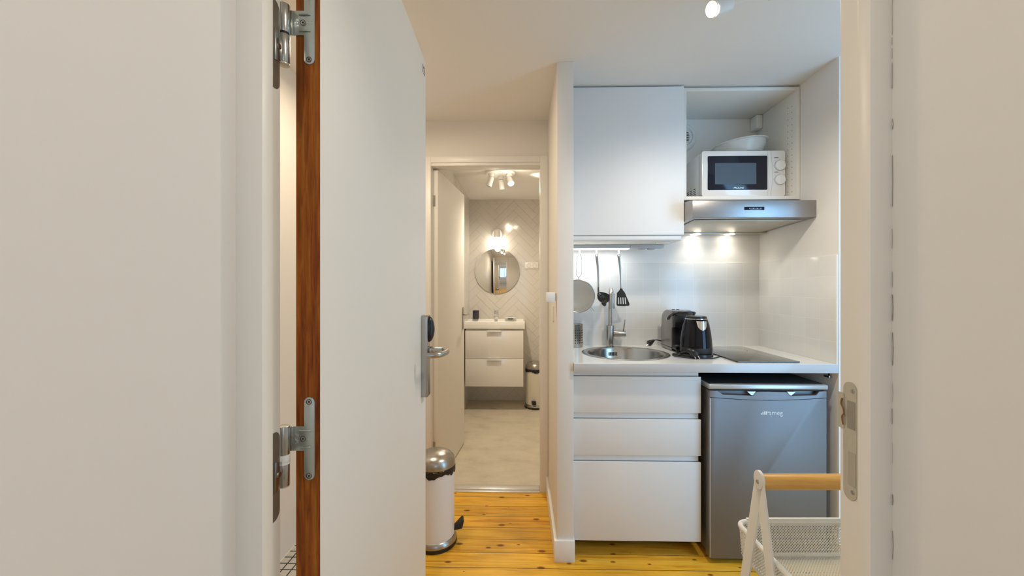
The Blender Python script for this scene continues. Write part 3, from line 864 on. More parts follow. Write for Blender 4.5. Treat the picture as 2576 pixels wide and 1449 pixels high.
# ---- upper cabinet with door
uc = thing('wall_cabinet', (.543, 2.29, 1.514), 'white wall cabinet with plain closed door above the sink', 'cabinet')
b = BM(); box(b, .2440, .8385, 2.122, YN - .001, 1.514, 2.303, .001); obj('carcass', b, M['carcass'], uc)
b = BM(); prism(b, [(2.100, 1.540), (2.100, 2.305), (2.120, 2.305), (2.120, 1.545), (2.108, 1.538)], .2445, .8395, 'X', .001); obj('door', b, M['cabinet'], uc)
b = BM(); prism(b, [(2.112, 1.516), (2.108, 1.537), (2.121, 1.540), (2.123, 1.516)], .2445, .8295, 'X', .0005); obj('finger_groove', b, M['cabinet'], uc)
b = BM(); cyl(b, (.770, 2.205, 1.5145), (.770, 2.205, 1.506), .036, n=36, bev=.002)
obj('puck_light', b, M['plastic'], loc=(.77, 2.205, 1.514), label='small round white puck light under the wall cabinet', cat='light')

# ---- open cabinet
oc_ = thing('open_wall_cabinet', (1.14, 2.29, 1.723), 'open cream wall cabinet holding the microwave', 'cabinet')
t_ = .018; X0, X1, Y0, Y1, Z0, Z1 = .8405, 1.4385, 2.115, YN - .001, 1.723, 2.304
for nm, a in (('side_panel', (X0, X0 + t_, Y0, Y1, Z0, Z1)), ('side_panel', (X1 - t_, X1, Y0, Y1, Z0, Z1)),
              ('top_panel', (X0 + t_, X1 - t_, Y0, Y1, Z1 - t_, Z1)), ('bottom_panel', (X0 + t_, X1 - t_, Y0, Y1, Z0, Z0 + t_))):
    p = obj(nm, box(BM(), *a, .0008), M['carcass'], oc_)
    if nm == 'side_panel' and a[0] > 1.2: side = p
M['pinhole'] = mat('pin_hole', (0.13, 0.10, 0.07), 0.8)
b = BM()
for y in (2.150, 2.182, 2.418):
    for k in range(15):
        z = 1.770 + k * .032 + (0 if y < 2.17 else .006 if y < 2.3 else .01)
        if y > 2.3 and z > 2.20: continue
        cyl(b, (X1 - t_ + .0005, y, z), (X1 - t_ - .0004, y, z), .0022, n=10)
        obj('shelf_pin_hole', b, M['pinhole'], side); b = BM()
b = BM(); box(b, 1.3835, X1 - t_ - .0003, 2.405, Y1, 2.206, Z1 - t_ - .001, .003)
obj('hanging_bracket_cover', b, M['plastic'], oc_)

# ---- round vent on the alcove wall
vt = thing('round_air_vent', (.972, YN, 2.175), 'round white air vent on the wall inside the open cabinet', 'vent')
b = BM(); RX = Matrix.Rotation(radians(90), 4, 'X')
lathe(b, [(.088, 0), (.087, .006), (.075, .020), (.060, .026), (.056, .018), (.0, .016)], (.972, YN - .0005, 2.175), 48, X=RX)
obj('cover', b, M['plastic'], vt)
b = BM()
for i in range(-3, 4):
    hw = math.sqrt(.056 ** 2 - (i * .015) ** 2)
    tube(b, [(.972 - hw, YN - .024, 2.175 + i * .015), (.972 + hw, YN - .024, 2.175 + i * .015)], .0022, 6)
for i in (-2, 0, 2):
    hw = math.sqrt(.056 ** 2 - (i * .018) ** 2)
    tube(b, [(.972 + i * .018, YN - .023, 2.175 - hw), (.972 + i * .018, YN - .023, 2.175 + hw)], .0016, 6)
obj('grille', b, M['plastic'], vt)
b = BM(); cyl(b, (.972, YN - .0172, 2.175), (.972, YN - .018, 2.175), .054, n=36); obj('opening', b, mat('vent_inside', (.2, .18, .15), .8), vt)

# ---- microwave
mw = thing('microwave', (1.184, 2.30, 1.741), 'white microwave with black window and two dials in the open cabinet', 'microwave')
MX0, MX1, MZ0, MZ1, MY = .964, 1.403, 1.753, 1.996, 2.175
b = BM(); box(b, MX0 + .003, MX1 - .003, MY + .03, 2.455, MZ0, MZ1 - .003, .006); obj('body', b, M['plastic'], mw)
b = BM(); prism(b, rrect(MX0, MX1, MZ0, MZ1, .012), MY, MY + .032, 'Y', .003); fp = obj('front_panel', b, M['glosswhite'], mw)
b = BM(); prism(b, rrect(MX0 + .030, MX0 + .3440, MZ0 + .034, MZ1 - .028, .006), MY - .002, MY + .002, 'Y', .0008); wn = obj('window', b, M['mwscreen'], mw, label='black door glass')
b = BM(); prism(b, rrect(MX0 + .068, MX0 + .285, MZ0 + .064, MZ1 - .066, .003), MY - .0026, MY - .0015, 'Y'); obj('viewing_area', b, M['mwinner'], wn)
b = BM(); tube(b, smoothline([(MX0 + .345, MY - .0002, MZ1 - .003), (MX0 + .353, MY - .0002, MZ0 + .12), (MX0 + .345, MY - .0002, MZ0 + .003)], 8), .0007, 6)
tube(b, smoothline([(MX0 + .362, MY - .0002, MZ1 - .003), (MX0 + .372, MY - .0002, MZ0 + .12), (MX0 + .362, MY - .0002, MZ0 + .003)], 8), .0009, 6)
obj('door_seam', b, M['greyplastic'], fp)
for k, zz in enumerate((MZ0 + .163, MZ0 + .087)):
    b = BM(); lathe(b, [(.0265, 0), (.0265, .003), (.0255, .008), (.0245, .009), (0, .009)], (MX0 + .410, MY, zz), 40, X=RX)
    box(b, MX0 + .4085, MX0 + .4115, MY - .0115, MY - .0085, zz - .022, zz + .022, .001)
    kn = obj('dial', b, M['plastic'], mw)
    b = BM(); lathe(b, [(.0268, .0), (.0292, .0), (.0292, .0012), (.0268, .0012)], (MX0 + .410, MY, zz), 40, X=RX)
    obj('dial_ring', b, M['greyplastic'], kn)
    for i in range(6):
        a = radians(-40 + i * 44)
        b = BM(); cyl(b, (MX0 + .410 + .0345 * cos(a), MY + .0005, zz + .0345 * sin(a)), (MX0 + .410 + .0345 * cos(a), MY - .0005, zz + .0345 * sin(a)), .0012, n=8)
        obj('tick_mark', b, M['black_print'], kn)
    b = BM(); box(b, MX0 + .380, MX0 + .402, MY - .0006, MY + .0005, zz + .0395, zz + .0425)
    obj('printed_mark', b, M['black_print'], kn)
W = Matrix.Translation(((MX0 + .193), MY - .0022, MZ0 + .0445)) @ FACE_CAM @ Matrix(((1, .18, 0, 0), (0, 1, 0, 0), (0, 0, 1, 0), (0, 0, 0, 1)))
lettering('brand_lettering', "PROLINE", 0.0135, W, M['white_print'], wn, 0.0004, bold=0.0002)
b = BM()
for i in range(4):
    for j in range(5):
        box(b, MX0 + .0022, MX0 + .0034, 2.26 + i * .045, 2.285 + i * .045, MZ0 + .02 + j * .010, MZ0 + .024 + j * .010)
obj('side_slots', b, M['blackmatt'], mw)
for x in (MX0 + .04, MX1 - .04):
    for y in (MY + .05, 2.42):
        b = BM(); cyl(b, (x, y, Z0 + t_), (x, y, MZ0 + .002), .012, n=14); obj('foot', b, M['blackmatt'], mw)
b = BM()
tube(b, smoothline([(.945, 2.44, 1.80), (.935, 2.40, 1.747), (.93, 2.30, 1.7455), (.955, 2.22, 1.7455), (.985, 2.20, 1.7455)], 6), .0035, 8)
box(b, .925, .985, 2.185, 2.215, 1.7415, 1.7505, .003)
obj('power_cord', b, M['blackmatt'], mw)

# ---- plastic bowl
b = BM()
TB = Matrix.Rotation(radians(-5), 4, 'Y')
lathe(b, [(0, 0), (.095, 0), (.108, .005), (.130, .050), (.131, .066), (.145, .067), (.146, .071), (.129, .071), (.126, .050), (.104, .009), (0, .004)], (1.240, 2.315, MZ1 + .0085), 56, X=TB)
obj('plastic_bowl', b, M['translucent'], loc=(1.247, 2.315, MZ1), label='cloudy translucent plastic bowl lying tilted on the microwave', cat='bowl')

# ---- cooker hood
hd = thing('cooker_hood', (1.14, 2.23, 1.60), 'stainless steel cooker hood with lit lamps under the open cabinet', 'cooker hood')
HX0, HX1 = .8415, 1.4375
b = BM()
prism(b, [(2.000, 1.611), (2.000, 1.694), (2.014, 1.697), (2.135, 1.712), (2.455, 1.712), (2.455, 1.596), (2.440, 1.594), (2.020, 1.609)], HX0, HX1, 'X', .0008)
body = obj('body', b, M['steelh'], hd)
b = BM(); prism(b, [(2.045, 1.6035), (2.045, 1.6065), (2.385, 1.5955), (2.385, 1.5920)], HX0 + .025, HX1 - .035, 'X', .0006)
fl = obj('filter_panel', b, M['hood_filter'], hd, label='cream grease filter panel')
b = BM(); box(b, HX0 + .02, HX1 - .004, 2.392, 2.452, 1.584, 1.597, .004); lb = obj('lamp_bar', b, M['hood_filter'], hd)
b = BM(); cyl(b, (1.035, 2.420, 1.585), (1.035, 2.420, 1.5815), .029, n=28); obj('lamp', b, M['lamp_on'], lb)
b = BM(); cyl(b, (1.235, 2.420, 1.585), (1.235, 2.420, 1.5815), .029, n=28); obj('lamp', b, M['lamp_on'], lb)
b = BM(); box(b, 1.092, 1.188, 1.9985, 2.001, 1.646, 1.662, .0004); cp = obj('control_panel', b, M['mwscreen'], hd, label='black control strip')
b = BM()
for i in range(4): cyl(b, (1.117 + i * .018, 1.9988, 1.654), (1.117 + i * .018, 1.9980, 1.654), .0018, n=10)
obj('button', b, M['white_print'], cp)
for i, x in enumerate((1.035, 1.235)):
    light("hood_lamp_light", 'SPOT', (x, 2.40, 1.578), 1.5, (1.0, .93, .80), .03, aim=(x + .02, 2.30, 0.5), spot=140, blend=.8)

# ---- LED bar and socket box under the cabinet
lb = thing('under_cabinet_light', (.435, 2.355, 1.49), 'slim grey light bar glowing under the closed wall cabinet', 'light')
b = BM(); box(b, .244, .6265, 2.33, 2.385, 1.4925, 1.5135, .002); obj('housing', b, M['greyplastic'], lb)
b = BM(); box(b, .246, .622, 2.334, 2.380, 1.4885, 1.4928, .001); obj('diffuser', b, M['led_on'], lb)
light("led_bar_light", 'AREA', (.43, 2.357, 1.486), 0.5, (1.0, .97, .90), .36, .04, aim=(.43, 2.36, 0))
sb = thing('socket_box', (.72, 2.355, 1.49), 'grey power box with two round sockets beside the light bar', 'socket box')
b = BM(); box(b, .6275, .818, 2.33, 2.385, 1.4955, 1.5135, .002); obj('housing', b, M['greyplastic'], sb)
for x in (.698, .752):
    b = BM(); cyl(b, (x, 2.357, 1.4958), (x, 2.357, 1.4865), .021, n=28, bev=.001); obj('socket', b, M['greyplastic'], sb)

# ---- hooks and hanging utensils
YH = 2.362
def hook(x, lab):
    b = BM(); box(b, x - .004, x + .004, YH - .001, YH + .004, 1.468, 1.4887, .001)
    tube(b, arc((x, YH - .006, 1.468), .007, 20, -190, 10, 'YZ'), .0017, 8)
    obj('hook', b, M['translucent'], loc=(x, YH, 1.489), label=lab, cat='hook', group='clear hooks under the light bar')
HKX = (.3405, .4390, .5680)
hook(HKX[0], 'clear hook under the light bar holding the sieve')
hook(HKX[1], 'clear hook under the light bar holding the ladle')
hook(HKX[2], 'clear hook under the light bar holding the spatula')

YU = YH - .007
sv = thing('sieve', (.332, YU, 1.13), 'round fine-mesh sieve hanging at the left end beside the partition', 'sieve')
b = BM(); tube(b, arc((.332, YU, 1.218), .0945, 0, 350, 48, 'XZ'), .0028, 8, closed=True); obj('rim', b, M['steel'], sv)
b = BM(); lathe(b, [(.093, 0), (.085, -.018), (.06, -.038), (.03, -.048), (0, -.05)], (.332, YU, 1.218), 40, X=RX); obj('gauze', b, M['sieve'], sv)
b = BM(); tube(b, smoothline([(.335, YU, 1.312), (.337, YU, 1.328), (.350, YU, 1.345), (.352, YU, 1.39), (.350, YU, 1.44), (.346, YU, 1.457), (.3405, YU, 1.462), (.334, YU, 1.457), (.325, YU, 1.44), (.322, YU, 1.39), (.320, YU, 1.345), (.332, YU, 1.328), (.335, YU, 1.312)], 4), .0015, 8); obj('handle', b, M['steel'], sv)
b = BM(); tube(b, smoothline([(.396, YU, 1.148), (.412, YU, 1.130), (.420, YU, 1.128), (.421, YU, 1.136), (.403, YU, 1.153)], 4), .0013, 6); obj('rest_loop', b, M['steel'], sv)

def handle(b, x0, z0, x1, z1, wid=.0085):
    # flat curved steel handle with a hanging eye
    n = 12; prev = None
    L = []; R = []
    for i in range(n + 1):
        t = i / n
        cx_ = x0 + (x1 - x0) * t + .004 * sin(pi * t)
        w_ = wid * (1.0 - .45 * t) * (1 if t > .04 else .8)
        L.append((cx_ - w_, z0 + (z1 - z0) * t)); R.append((cx_ + w_, z0 + (z1 - z0) * t))
    prism(b, L + R[::-1], YU - .0015, YU + .0015, 'Y', .0006)
    tube(b, [(x0 + .0075 * cos(2 * pi * k / 20), YU, z0 + .004 + .011 * sin(2 * pi * k / 20)) for k in range(20)], .0022, 8, closed=True)

ld = thing('ladle', (.445, YU, 1.16), 'black ladle with steel handle hanging beside the sieve', 'ladle')
b = BM(); handle(b, .4385, 1.450, .4480, 1.262); obj('handle', b, M['steel'], ld)
b = BM()
tube(b, smoothline([(.448, YU, 1.268), (.4485, YU, 1.250), (.450, YU - .004, 1.236), (.456, YU - .012, 1.222)], 4), [.0045, .0045, .0045, .0045, .005, .005, .005, .0055, .006, .007, .008, .009, .010], 12)
TL = Matrix.Rotation(radians(14), 4, 'Y') @ Matrix.Rotation(radians(22), 4, 'X')
lathe(b, [(.042, .0), (.0415, -.010), (.034, -.030), (.020, -.042), (0, -.046), (0, -.043), (.018, -.039), (.031, -.028), (.0385, -.009), (.040, .0), (.042, .0)], (.480, YU - .022, 1.224), 36, X=TL)
prism(b, [(.452, 1.236), (.468, 1.170), (.482, 1.158), (.493, 1.163), (.496, 1.182), (.48, 1.22)], YU - .003, YU + .0, 'Y', .0008)
obj('bowl', b, M['nylon'], ld)

sp2 = thing('spatula', (.575, YU, 1.16), 'black slotted spatula with steel handle hanging right of the tap', 'spatula')
b = BM(); handle(b, .5665, 1.450, .5790, 1.262); obj('handle', b, M['steel'], sp2)
b = BM()
outer = [(.5765, 1.272), (.5825, 1.272), (.590, 1.252), (.6015, 1.238), (.6275, 1.175), (.6285, 1.166), (.622, 1.162), (.607, 1.1615), (.600, 1.1585), (.560, 1.1605), (.5535, 1.166), (.553, 1.175), (.5555, 1.236), (.570, 1.252)]
slots = [[(.5600 + i * .0128 + .0018, 1.210 - 0.0), (.5658 + i * .0128 + .0012 * 1, 1.210), (.5690 + i * .0122 + i * .0012, 1.172), (.5625 + i * .0122 + i * .0012, 1.172)] for i in range(4)]
allE = []
for lp in [outer] + slots:
    vs = [b.verts.new((x, YU - .001, z)) for x, z in lp]
    allE += [b.edges.new((vs[i], vs[(i + 1) % len(vs)])) for i in range(len(vs))]
bmesh.ops.triangle_fill(b, edges=allE, use_beauty=True, normal=(0, -1, 0))
r = bmesh.ops.extrude_face_region(b, geom=b.faces[:])
bmesh.ops.translate(b, verts=[v for v in r['geom'] if isinstance(v, bmesh.types.BMVert)], vec=(0, .0025, 0))
obj('blade', b, M['nylon'], sp2, smooth=20)

# ---- perforated cutlery cup
cu = thing('cutlery_holder', (.3085, 2.402, .918), 'perforated steel cutlery cup on the worktop against the partition', 'cutlery holder')
b = BM(); lathe(b, [(0, .9185), (.055, .9185), (.0565, .924), (.0565, 1.046), (.058, 1.050), (.0565, 1.052), (.0545, 1.046), (.0545, .922), (0, .921)], (.3085, 2.402, 0), 48); obj('cup', b, M['steel'], cu)
b = BM()
for i in range(8):
    a = radians(-110 + i * 13.5)
    for k in range(6):
        z = .945 + k * .0145
        p = Vector((.3085 + .0564 * cos(a), 2.402 + .0564 * sin(a), z)); q = Vector((cos(a), sin(a), 0))
        cyl(b, p, p + q * .0006, .0030, n=12)
obj('holes', b, M['dark'], cu)

# ---- coffee machine
cmn = thing('coffee_machine', (.885, 2.28, .918), 'grey and black capsule coffee machine behind the kettle', 'coffee machine')
CX0, CX1 = .826, .942
b = BM()
side_p = [(2.245, .920), (2.400, .920), (2.405, .945), (2.405, 1.040), (2.398, 1.050), (2.398, 1.085), (2.385, 1.112), (2.36, 1.132), (2.32, 1.142), (2.27, 1.142), (2.235, 1.136), (2.232, 1.052), (2.240, 1.045), (2.245, 1.035)]
prism(b, side_p, CX0, CX1, 'X', .004); obj('housing', b, M['machine'], cmn, label='grey housing')
b = BM(); prism(b, [(2.244, .935), (2.244, .9385), (2.38, .9385), (2.405, .9385), (2.405, .935)], CX0 - .0006, CX1 + .0006, 'X'); obj('seam', b, M['black'], cmn)
b = BM()
prism(b, [(2.246, .920), (2.185, .920), (2.185, .952), (2.232, .954), (2.234, 1.048), (2.20, 1.052), (2.192, 1.080), (2.198, 1.118), (2.22, 1.136), (2.246, 1.140)], CX0 + .004, CX1 - .004, 'X', .003)
obj('front', b, M['black'], cmn, label='glossy black front')
b = BM(); cyl(b, (.884, 2.200, 1.052), (.884, 2.200, 1.030), .012, .009, 20); obj('nozzle', b, M['steel'], cmn)
b = BM(); box(b, CX0 + .004, CX1 - .004, 2.175, 2.244, .9195, .935, .004); obj('drip_tray', b, M['blackmatt'], cmn)
b = BM()
tube(b, smoothline([(CX0 - .004, 2.285, 1.092), (CX0 - .004, 2.25, 1.112), (CX0 + .002, 2.205, 1.128), (CX0 + .022, 2.178, 1.134), (.884, 2.172, 1.135), (CX1 - .022, 2.178, 1.134), (CX1 - .002, 2.205, 1.128), (CX1 + .004, 2.25, 1.112), (CX1 + .004, 2.285, 1.092)], 6), .0055, 12)
hnd = obj('lever', b, M['black'], cmn)
b = BM(); cyl(b, (CX0 - .0102, 2.286, 1.092), (CX0 - .0090, 2.286, 1.092), .0052, n=18); cyl(b, (CX0 - .009, 2.286, 1.092), (CX0, 2.286, 1.092), .0045, n=12); obj('pivot_cap', b, M['chrome'], hnd)
b = BM()
for x in (.862, .886):
    cyl(b, (x, 2.305, 1.1415), (x, 2.305, 1.1455), .009, n=18, bev=.001)
obj('button', b, M['black'], cmn)
b = BM()
tube(b, smoothline([(.842, 2.402, .948), (.815, 2.41, .955), (.80, 2.403, .958), (.784, 2.398, .957)], 5), .0032, 8)
pc = obj('power_cord', b, M['blackmatt'], cmn)
b = BM()
lathe(b, [(.006, 0), (.010, .012), (.0165, .030), (.0175, .040), (.013, .046), (0, .046)], (.784, 2.398, .957), 20, X=Matrix.Rotation(radians(-118), 4, 'Y') @ Matrix.Rotation(radians(15), 4, 'X'))
obj('plug', b, M['black'], pc)
b = BM()
for s in (-.008, .008):
    cyl(b, (.748, 2.389 + s, .938), (.730, 2.385 + s, .9275), .0022, n=10)
obj('plug_pins', b, M['chrome'], pc)

# ---- kettle
KX, KY = .892, 2.080
kt = thing('kettle', (KX, KY, .918), 'glossy black electric kettle with silver spout on the worktop', 'kettle')
b = BM(); lathe(b, [(0, .9185), (.078, .9185), (.080, .922), (.078, .934), (.070, .936), (0, .936)], (KX, KY, 0), 48); obj('power_base', b, M['black'], kt)
b = BM(); lathe(b, [(0, .937), (.073, .937), (.0755, .941), (.0765, .962), (.0762, .966)], (KX, KY, 0), 48); obj('foot_ring', b, M['blackmatt'], kt)
b = BM(); lathe(b, [(.0762, .966), (.0760, .980), (.0735, 1.010), (.0690, 1.045), (.0625, 1.078), (.0555, 1.102), (.0530, 1.1075), (0, 1.1075)], (KX, KY, 0), 64); obj('body', b, M['kettle'], kt)
b = BM(); lathe(b, [(.0530, 1.1065), (.0542, 1.1075), (.0540, 1.1100), (.0525, 1.1110)], (KX, KY, 0), 48); obj('rim', b, M['chrome'], kt)
b = BM(); lathe(b, [(.0522, 1.109), (.0500, 1.119), (.046, 1.1225), (0, 1.124)], (KX, KY, 0), 48); obj('lid', b, M['black'], kt)
b = BM()
# spout: silver tongue-shaped pour lip standing out of the upper front
n = 12
rows = []
for i in range(9):
    t = i / 8
    z = 1.100 - .046 * t
    hw = .0245 * math.sqrt(max(0, 1 - t ** 2.2)) + .0006
    rad = .0760 if z < .98 else (.0562 + (1.100 - z) * .29)
    row = []
    for j in range(n + 1):
        s = -1 + 2 * j / n
        a = s * hw / rad
        ro = rad + .0010 + .011 * (1 - t) * (1 - s * s)
        row.append(b.verts.new((KX + .004 + ro * sin(a), KY - ro * cos(a), z)))
    rows.append(row)
for A, B in zip(rows, rows[1:]):
    for j in range(n): b.faces.new((A[j], A[j + 1], B[j + 1], B[j]))
obj('spout', b, M['chrome'], kt, label='silver spout')
b = BM(); tube(b, smoothline([(KX, KY + .050, 1.098), (KX, KY + .072, 1.104), (KX + .002, KY + .094, 1.09), (KX + .002, KY + .098, 1.05), (KX, KY + .090, .99), (KX, KY + .074, .972)], 5), .010, 12, flat=.8); 
obj('handle', b, M['black'], kt)
b = BM()
tube(b, smoothline([(KX + .070, KY + .01, .924), (KX + .10, KY + .03, .922), (KX + .135, KY + .02, .9215), (KX + .10, KY - .035, .9215), (KX + .04, KY - .087, .9215), (KX - .03, KY - .088, .9215), (KX - .085, KY - .055, .9215), (KX - .115, KY - .01, .9215), (KX - .10, KY + .045, .9215), (KX - .09, KY + .02, .925), (KX - .08, KY - .045, .945), (KX - .066, KY - .070, .955)], 6), .0030, 8)
tube(b, smoothline([(KX - .078, KY + .0, .9215), (KX - .118, KY - .02, .926), (KX - .105, KY - .07, .926), (KX - .05, KY - .095, .9215)], 6), .0030, 8)
pc = obj('power_cord', b, M['blackmatt'], kt)
b = BM(); tube(b, smoothline([(KX - .070, KY - .066, .958), (KX - .058, KY - .082, .955), (KX - .046, KY - .090, .944), (KX - .040, KY - .094, .934)], 3), [.008, .011, .014, .0165, .018, .018, .018, .0175, .017, .016], 14); obj('plug', b, M['black'], pc)
b = BM()
for s in (-.0095, .0095):
    cyl(b, (KX - .040 + s, KY - .094, .934), (KX - .034 + s, KY - .100, .9215), .0024, n=10)
obj('plug_pins', b, M['chrome'], pc)

# ---- hob
hb = thing('ceramic_hob', (1.15, 2.14, .918), 'black glass two-zone hob on the right of the worktop', 'hob')
b = BM(); prism(b, rrect(1.003, 1.292, 1.898, 2.392, .004), .9185, .9245, 'Z', .0012); gl = obj('glass', b, M['hob'], hb)
b = BM()
for (y, r_) in ((2.02, .072), (2.26, .09)):
    lathe(b, [(r_, .92455), (r_ + .0015, .92455)], (1.1475, y, 0), 64)
obj('zone_ring', b, M['hobmark'], gl)

# ---- switch on the partition and little white box
b = BM(); prism(b, rrect(2.06, 2.14, 1.095, 1.175, .004), .160, .1672, 'X', .001)
obj('light_switch', b, M['plastic'], loc=(.16, 2.1, 1.13), label='flat white light switch on the side of the partition', cat='switch')
s_ = thing('thermostat', (.15, 1.905, 1.2), 'small white box fixed to the partition edge above the switch', 'thermostat')
b = BM(); box(b, .117, .158, 1.885, 1.925, 1.199, 1.245, .003); obj('cover', b, M['plastic'], s_)
b = BM(); box(b, .157, .1672, 1.890, 1.940, 1.204, 1.241, .002); obj('back_plate', b, M['carcass'], s_)

# ---- pedal bins
def pedal_bin(name, cx, cy, R, H, bodymat, lab, pedal_ang, tag_=None):
    t = thing(name, (cx, cy, 0), lab, 'bin')
    k = H / .46
    b = BM(); lathe(b, [(0, .0), (R * 1.10, .0), (R * 1.14, .006), (R * 1.14, .020), (R * 1.08, .022), (0, .022)], (cx, cy, .0), 56); obj('rubber_base', b, M['blackmatt'], t)
    b = BM(); lathe(b, [(R * 1.13, .020), (R * 1.13, .026), (R * 1.06, .040), (R, .044), (R * .95, .044), (R * .95, .02)], (cx, cy, 0), 56); obj('foot_ring', b, M['steel'], t)
    b = BM(); lathe(b, [(R * .995, .042), (R, .05), (R, H * .83), (R * .97, H * .835), (0, H * .835)], (cx, cy, 0), 56); obj('body', b, bodymat, t)
    b = BM()
    rr = random.Random(11); n = 72; rings = []
    for q, (r0, z0) in enumerate(((R * .99, H * .795), (R * 1.035, H * .785), (R * 1.05, H * .81), (R * 1.05, H * .835), (R * 1.0, H * .845))):
        rings.append([b.verts.new((cx + (r0 + rr.uniform(-.002, .003)) * cos(2 * pi * i / n), cy + (r0 + rr.uniform(-.002, .003)) * sin(2 * pi * i / n), z0 + (rr.uniform(-.007, .003) if q < 2 else 0) + .006 * sin(5 * 2 * pi * i / n) * (q < 2))) for i in range(n)])
    for A, B in zip(rings, rings[1:]):
        for i in range(n): b.faces.new((A[i], A[(i + 1) % n], B[(i + 1) % n], B[i]))
    obj('bin_bag', b, M['bagbin'], t, label='black bin bag folded over the rim')
    b = BM(); lathe(b, [(0, H * .84), (R * 1.02, H * .84), (R * 1.04, H * .845), (R * 1.035, H * .885), (R * .98, H * .92), (R * .84, H * .955), (R * .6, H * .98), (R * .3, H * .995), (0, H)], (cx, cy, 0), 56); obj('lid', b, M['steel'], t)
    a = pedal_ang
    Xp = Matrix.Translation((cx, cy, 0)) @ Matrix.Rotation(a, 4, 'Z')
    b = BM(); prism(b, [(R * .98, .058), (R * .98, .064), (R * 1.42, .105), (R * 1.50, .100), (R * 1.40, .062)], -.022, .022, 'Y', .001, X=Xp)
    obj('pedal', b, M['blackmatt'], t)
    if tag_:
        b = BM(); box(b, -.012, .012, -R - .0012, -R + .001, .075, .079, .0003, X=Matrix.Translation((cx, cy, 0)) @ Matrix.Rotation(radians(35), 4, 'Z'))
        obj('badge', b, M['black_print'], t)
    return t
pedal_bin('pedal_bin', -.428, 2.005, .094, .460, M['binwhite'], 'white pedal bin with steel lid on the wooden floor by the entrance door', radians(12))
pedal_bin('pedal_bin', .155, 4.300, .106, .492, M['bincream'], 'cream pedal bin with steel lid beside the bathroom vanity', radians(-100), True)

# ---- mat seen through the hinge gap
b = BM(); box(b, -.2075, .19, -.62, .62, 0, .006, .002)
o = obj('floor_mat', b, M['mat_grid'], loc=(-.90, 1.78, 0), local=True, label='white mat with a black diamond grid seen through the hinge gap', cat='mat')

# ================================================================== CEILING LIGHTS
def spot_head(par, p, d, length=.085, r=.027, lit=False):
    p = Vector(p); d = Vector(d).normalized()
    q = d.to_track_quat('Z', 'Y').to_matrix().to_4x4()
    b = BM(); lathe(b, [(0, 0), (r * .55, 0), (r * .8, .004), (r * .86, .010), (r, length), (r * .90, length), (r * .86, length - .010), (0, length - .012)], p, 32, X=q)
    h = obj('spot_head', b, M['plastic'], par)
    b = BM(); lathe(b, [(0, length - .0085), (r * .70, length - .0085), (r * .80, length - .0100)], p, 28, X=q)
    obj('lamp', b, M['lamp_on'] if lit else M['fridgelight'], h)
    return h
def ceiling_spots(lab, c, z, R, heads):
    t = thing('ceiling_spotlight', (c[0], c[1], z), lab, 'ceiling light')
    b = BM(); lathe(b, [(0, 0), (R, 0), (R, -.014), (R - .006, -.020), (0, -.020)], (c[0], c[1], z), 48); obj('plate', b, M['plastic'], t)
    for (dx, dy, d, lit, drop) in heads:
        x, y = c[0] + dx, c[1] + dy
        b = BM(); cyl(b, (x, y, z - .019), (x, y, z - .042), .026, n=28, bev=.001); cyl(b, (x, y, z - .04), (x, y, z - .055 - drop), .007, n=12); obj('swivel', b, M['plastic'], t)
        dv = Vector(d).normalized()
        spot_head(t, Vector((x, y, z - .062 - drop)) - dv * .018, d, lit=lit)
    return t
ceiling_spots('round white ceiling light with three spots in the bathroom', (-.178, 3.47), BC, .128,
              [(-.080, -.02, (-.35, .0, -1), False, 0), (0.0, .075, (.10, .25, -1), False, 0), (.078, -.02, (.28, -.75, -1), True, 0)])
kc = CM @ Vector((.785, 1.375, 0))
ceiling_spots('white ceiling spotlight at the top edge of the kitchen', (kc.x, kc.y), CEIL, .10,
              [(-.060, -.01, (-.88, -.30, -.42), True, .030), (.062, -.070, (.75, -.35, -.06), False, .030)])
b = BM(); lathe(b, [(0, 0), (.15, 0), (.155, -.012), (.15, -.022), (0, -.022)], (-0.62, 1.75, CEIL), 40); fl = obj('unseen_light_fitting', b, M['plastic'], ceil_)
b = BM(); lathe(b, [(.145, -.022), (.13, -.036), (.09, -.044), (0, -.046)], (-0.62, 1.75, CEIL), 40); obj('diffuser', b, mat('diffuser_lit', (1, 1, 1), .5, emit=(1, .85, .62), estr=3), fl)
light("bath_spot_light", 'SPOT', (-.02, 3.52, 2.17), 9, WARM, .02, aim=(1.0, 3.75, 2.36), spot=60, blend=.9)

# ================================================================== BATHROOM
vn = thing('vanity_unit', (-.277, 4.33, .26), 'wall-hung white bathroom vanity with two drawers', 'vanity')
VX0, VX1, VY = -.572, .022, 4.112
b = BM(); box(b, VX0 + .002, VX1 - .002, VY + .020, BY - .003, .268, .842, .001); obj('carcass', b, M['carcass'], vn)
for z0, z1 in ((.548, .833), (.259, .544)):
    b = BM(); box(b, VX0, VX1, VY, VY + .019, z0, z1, .0012); d = obj('drawer', b, M['glosswhite'], vn)
    b = BM(); xm = -.2735
    box(b, xm - .072, xm + .072, VY - .020, VY + .001, z1 - .002, z1 + .001, .0008)
    box(b, xm - .072, xm + .072, VY - .020, VY - .017, z1 - .018, z1 + .001, .0012)
    obj('pull_tab', b, M['plastic'], d)
bs = thing('washbasin', (-.277, 4.33, .845), 'white ceramic washbasin on top of the vanity', 'washbasin')
b = BM()
t = BM(); bmesh.ops.create_cube(t, size=1.0)
bmesh.ops.transform(t, matrix=Matrix.Translation((-.277, 4.322, .885)) @ Matrix.Diagonal((.630, .442, .076, 1)), verts=t.verts)
t.faces.ensure_lookup_table()
top = max(t.faces, key=lambda f: f.calc_center_median().z)
bmesh.ops.inset_region(t, faces=[top], thickness=.022)
top = max(t.faces, key=lambda f: (round(f.calc_center_median().z, 4), -f.calc_area() if False else 0, f.calc_area()))
inner = [f for f in t.faces if abs(f.normal.z - 1) < .01 and f.calc_area() > .1]
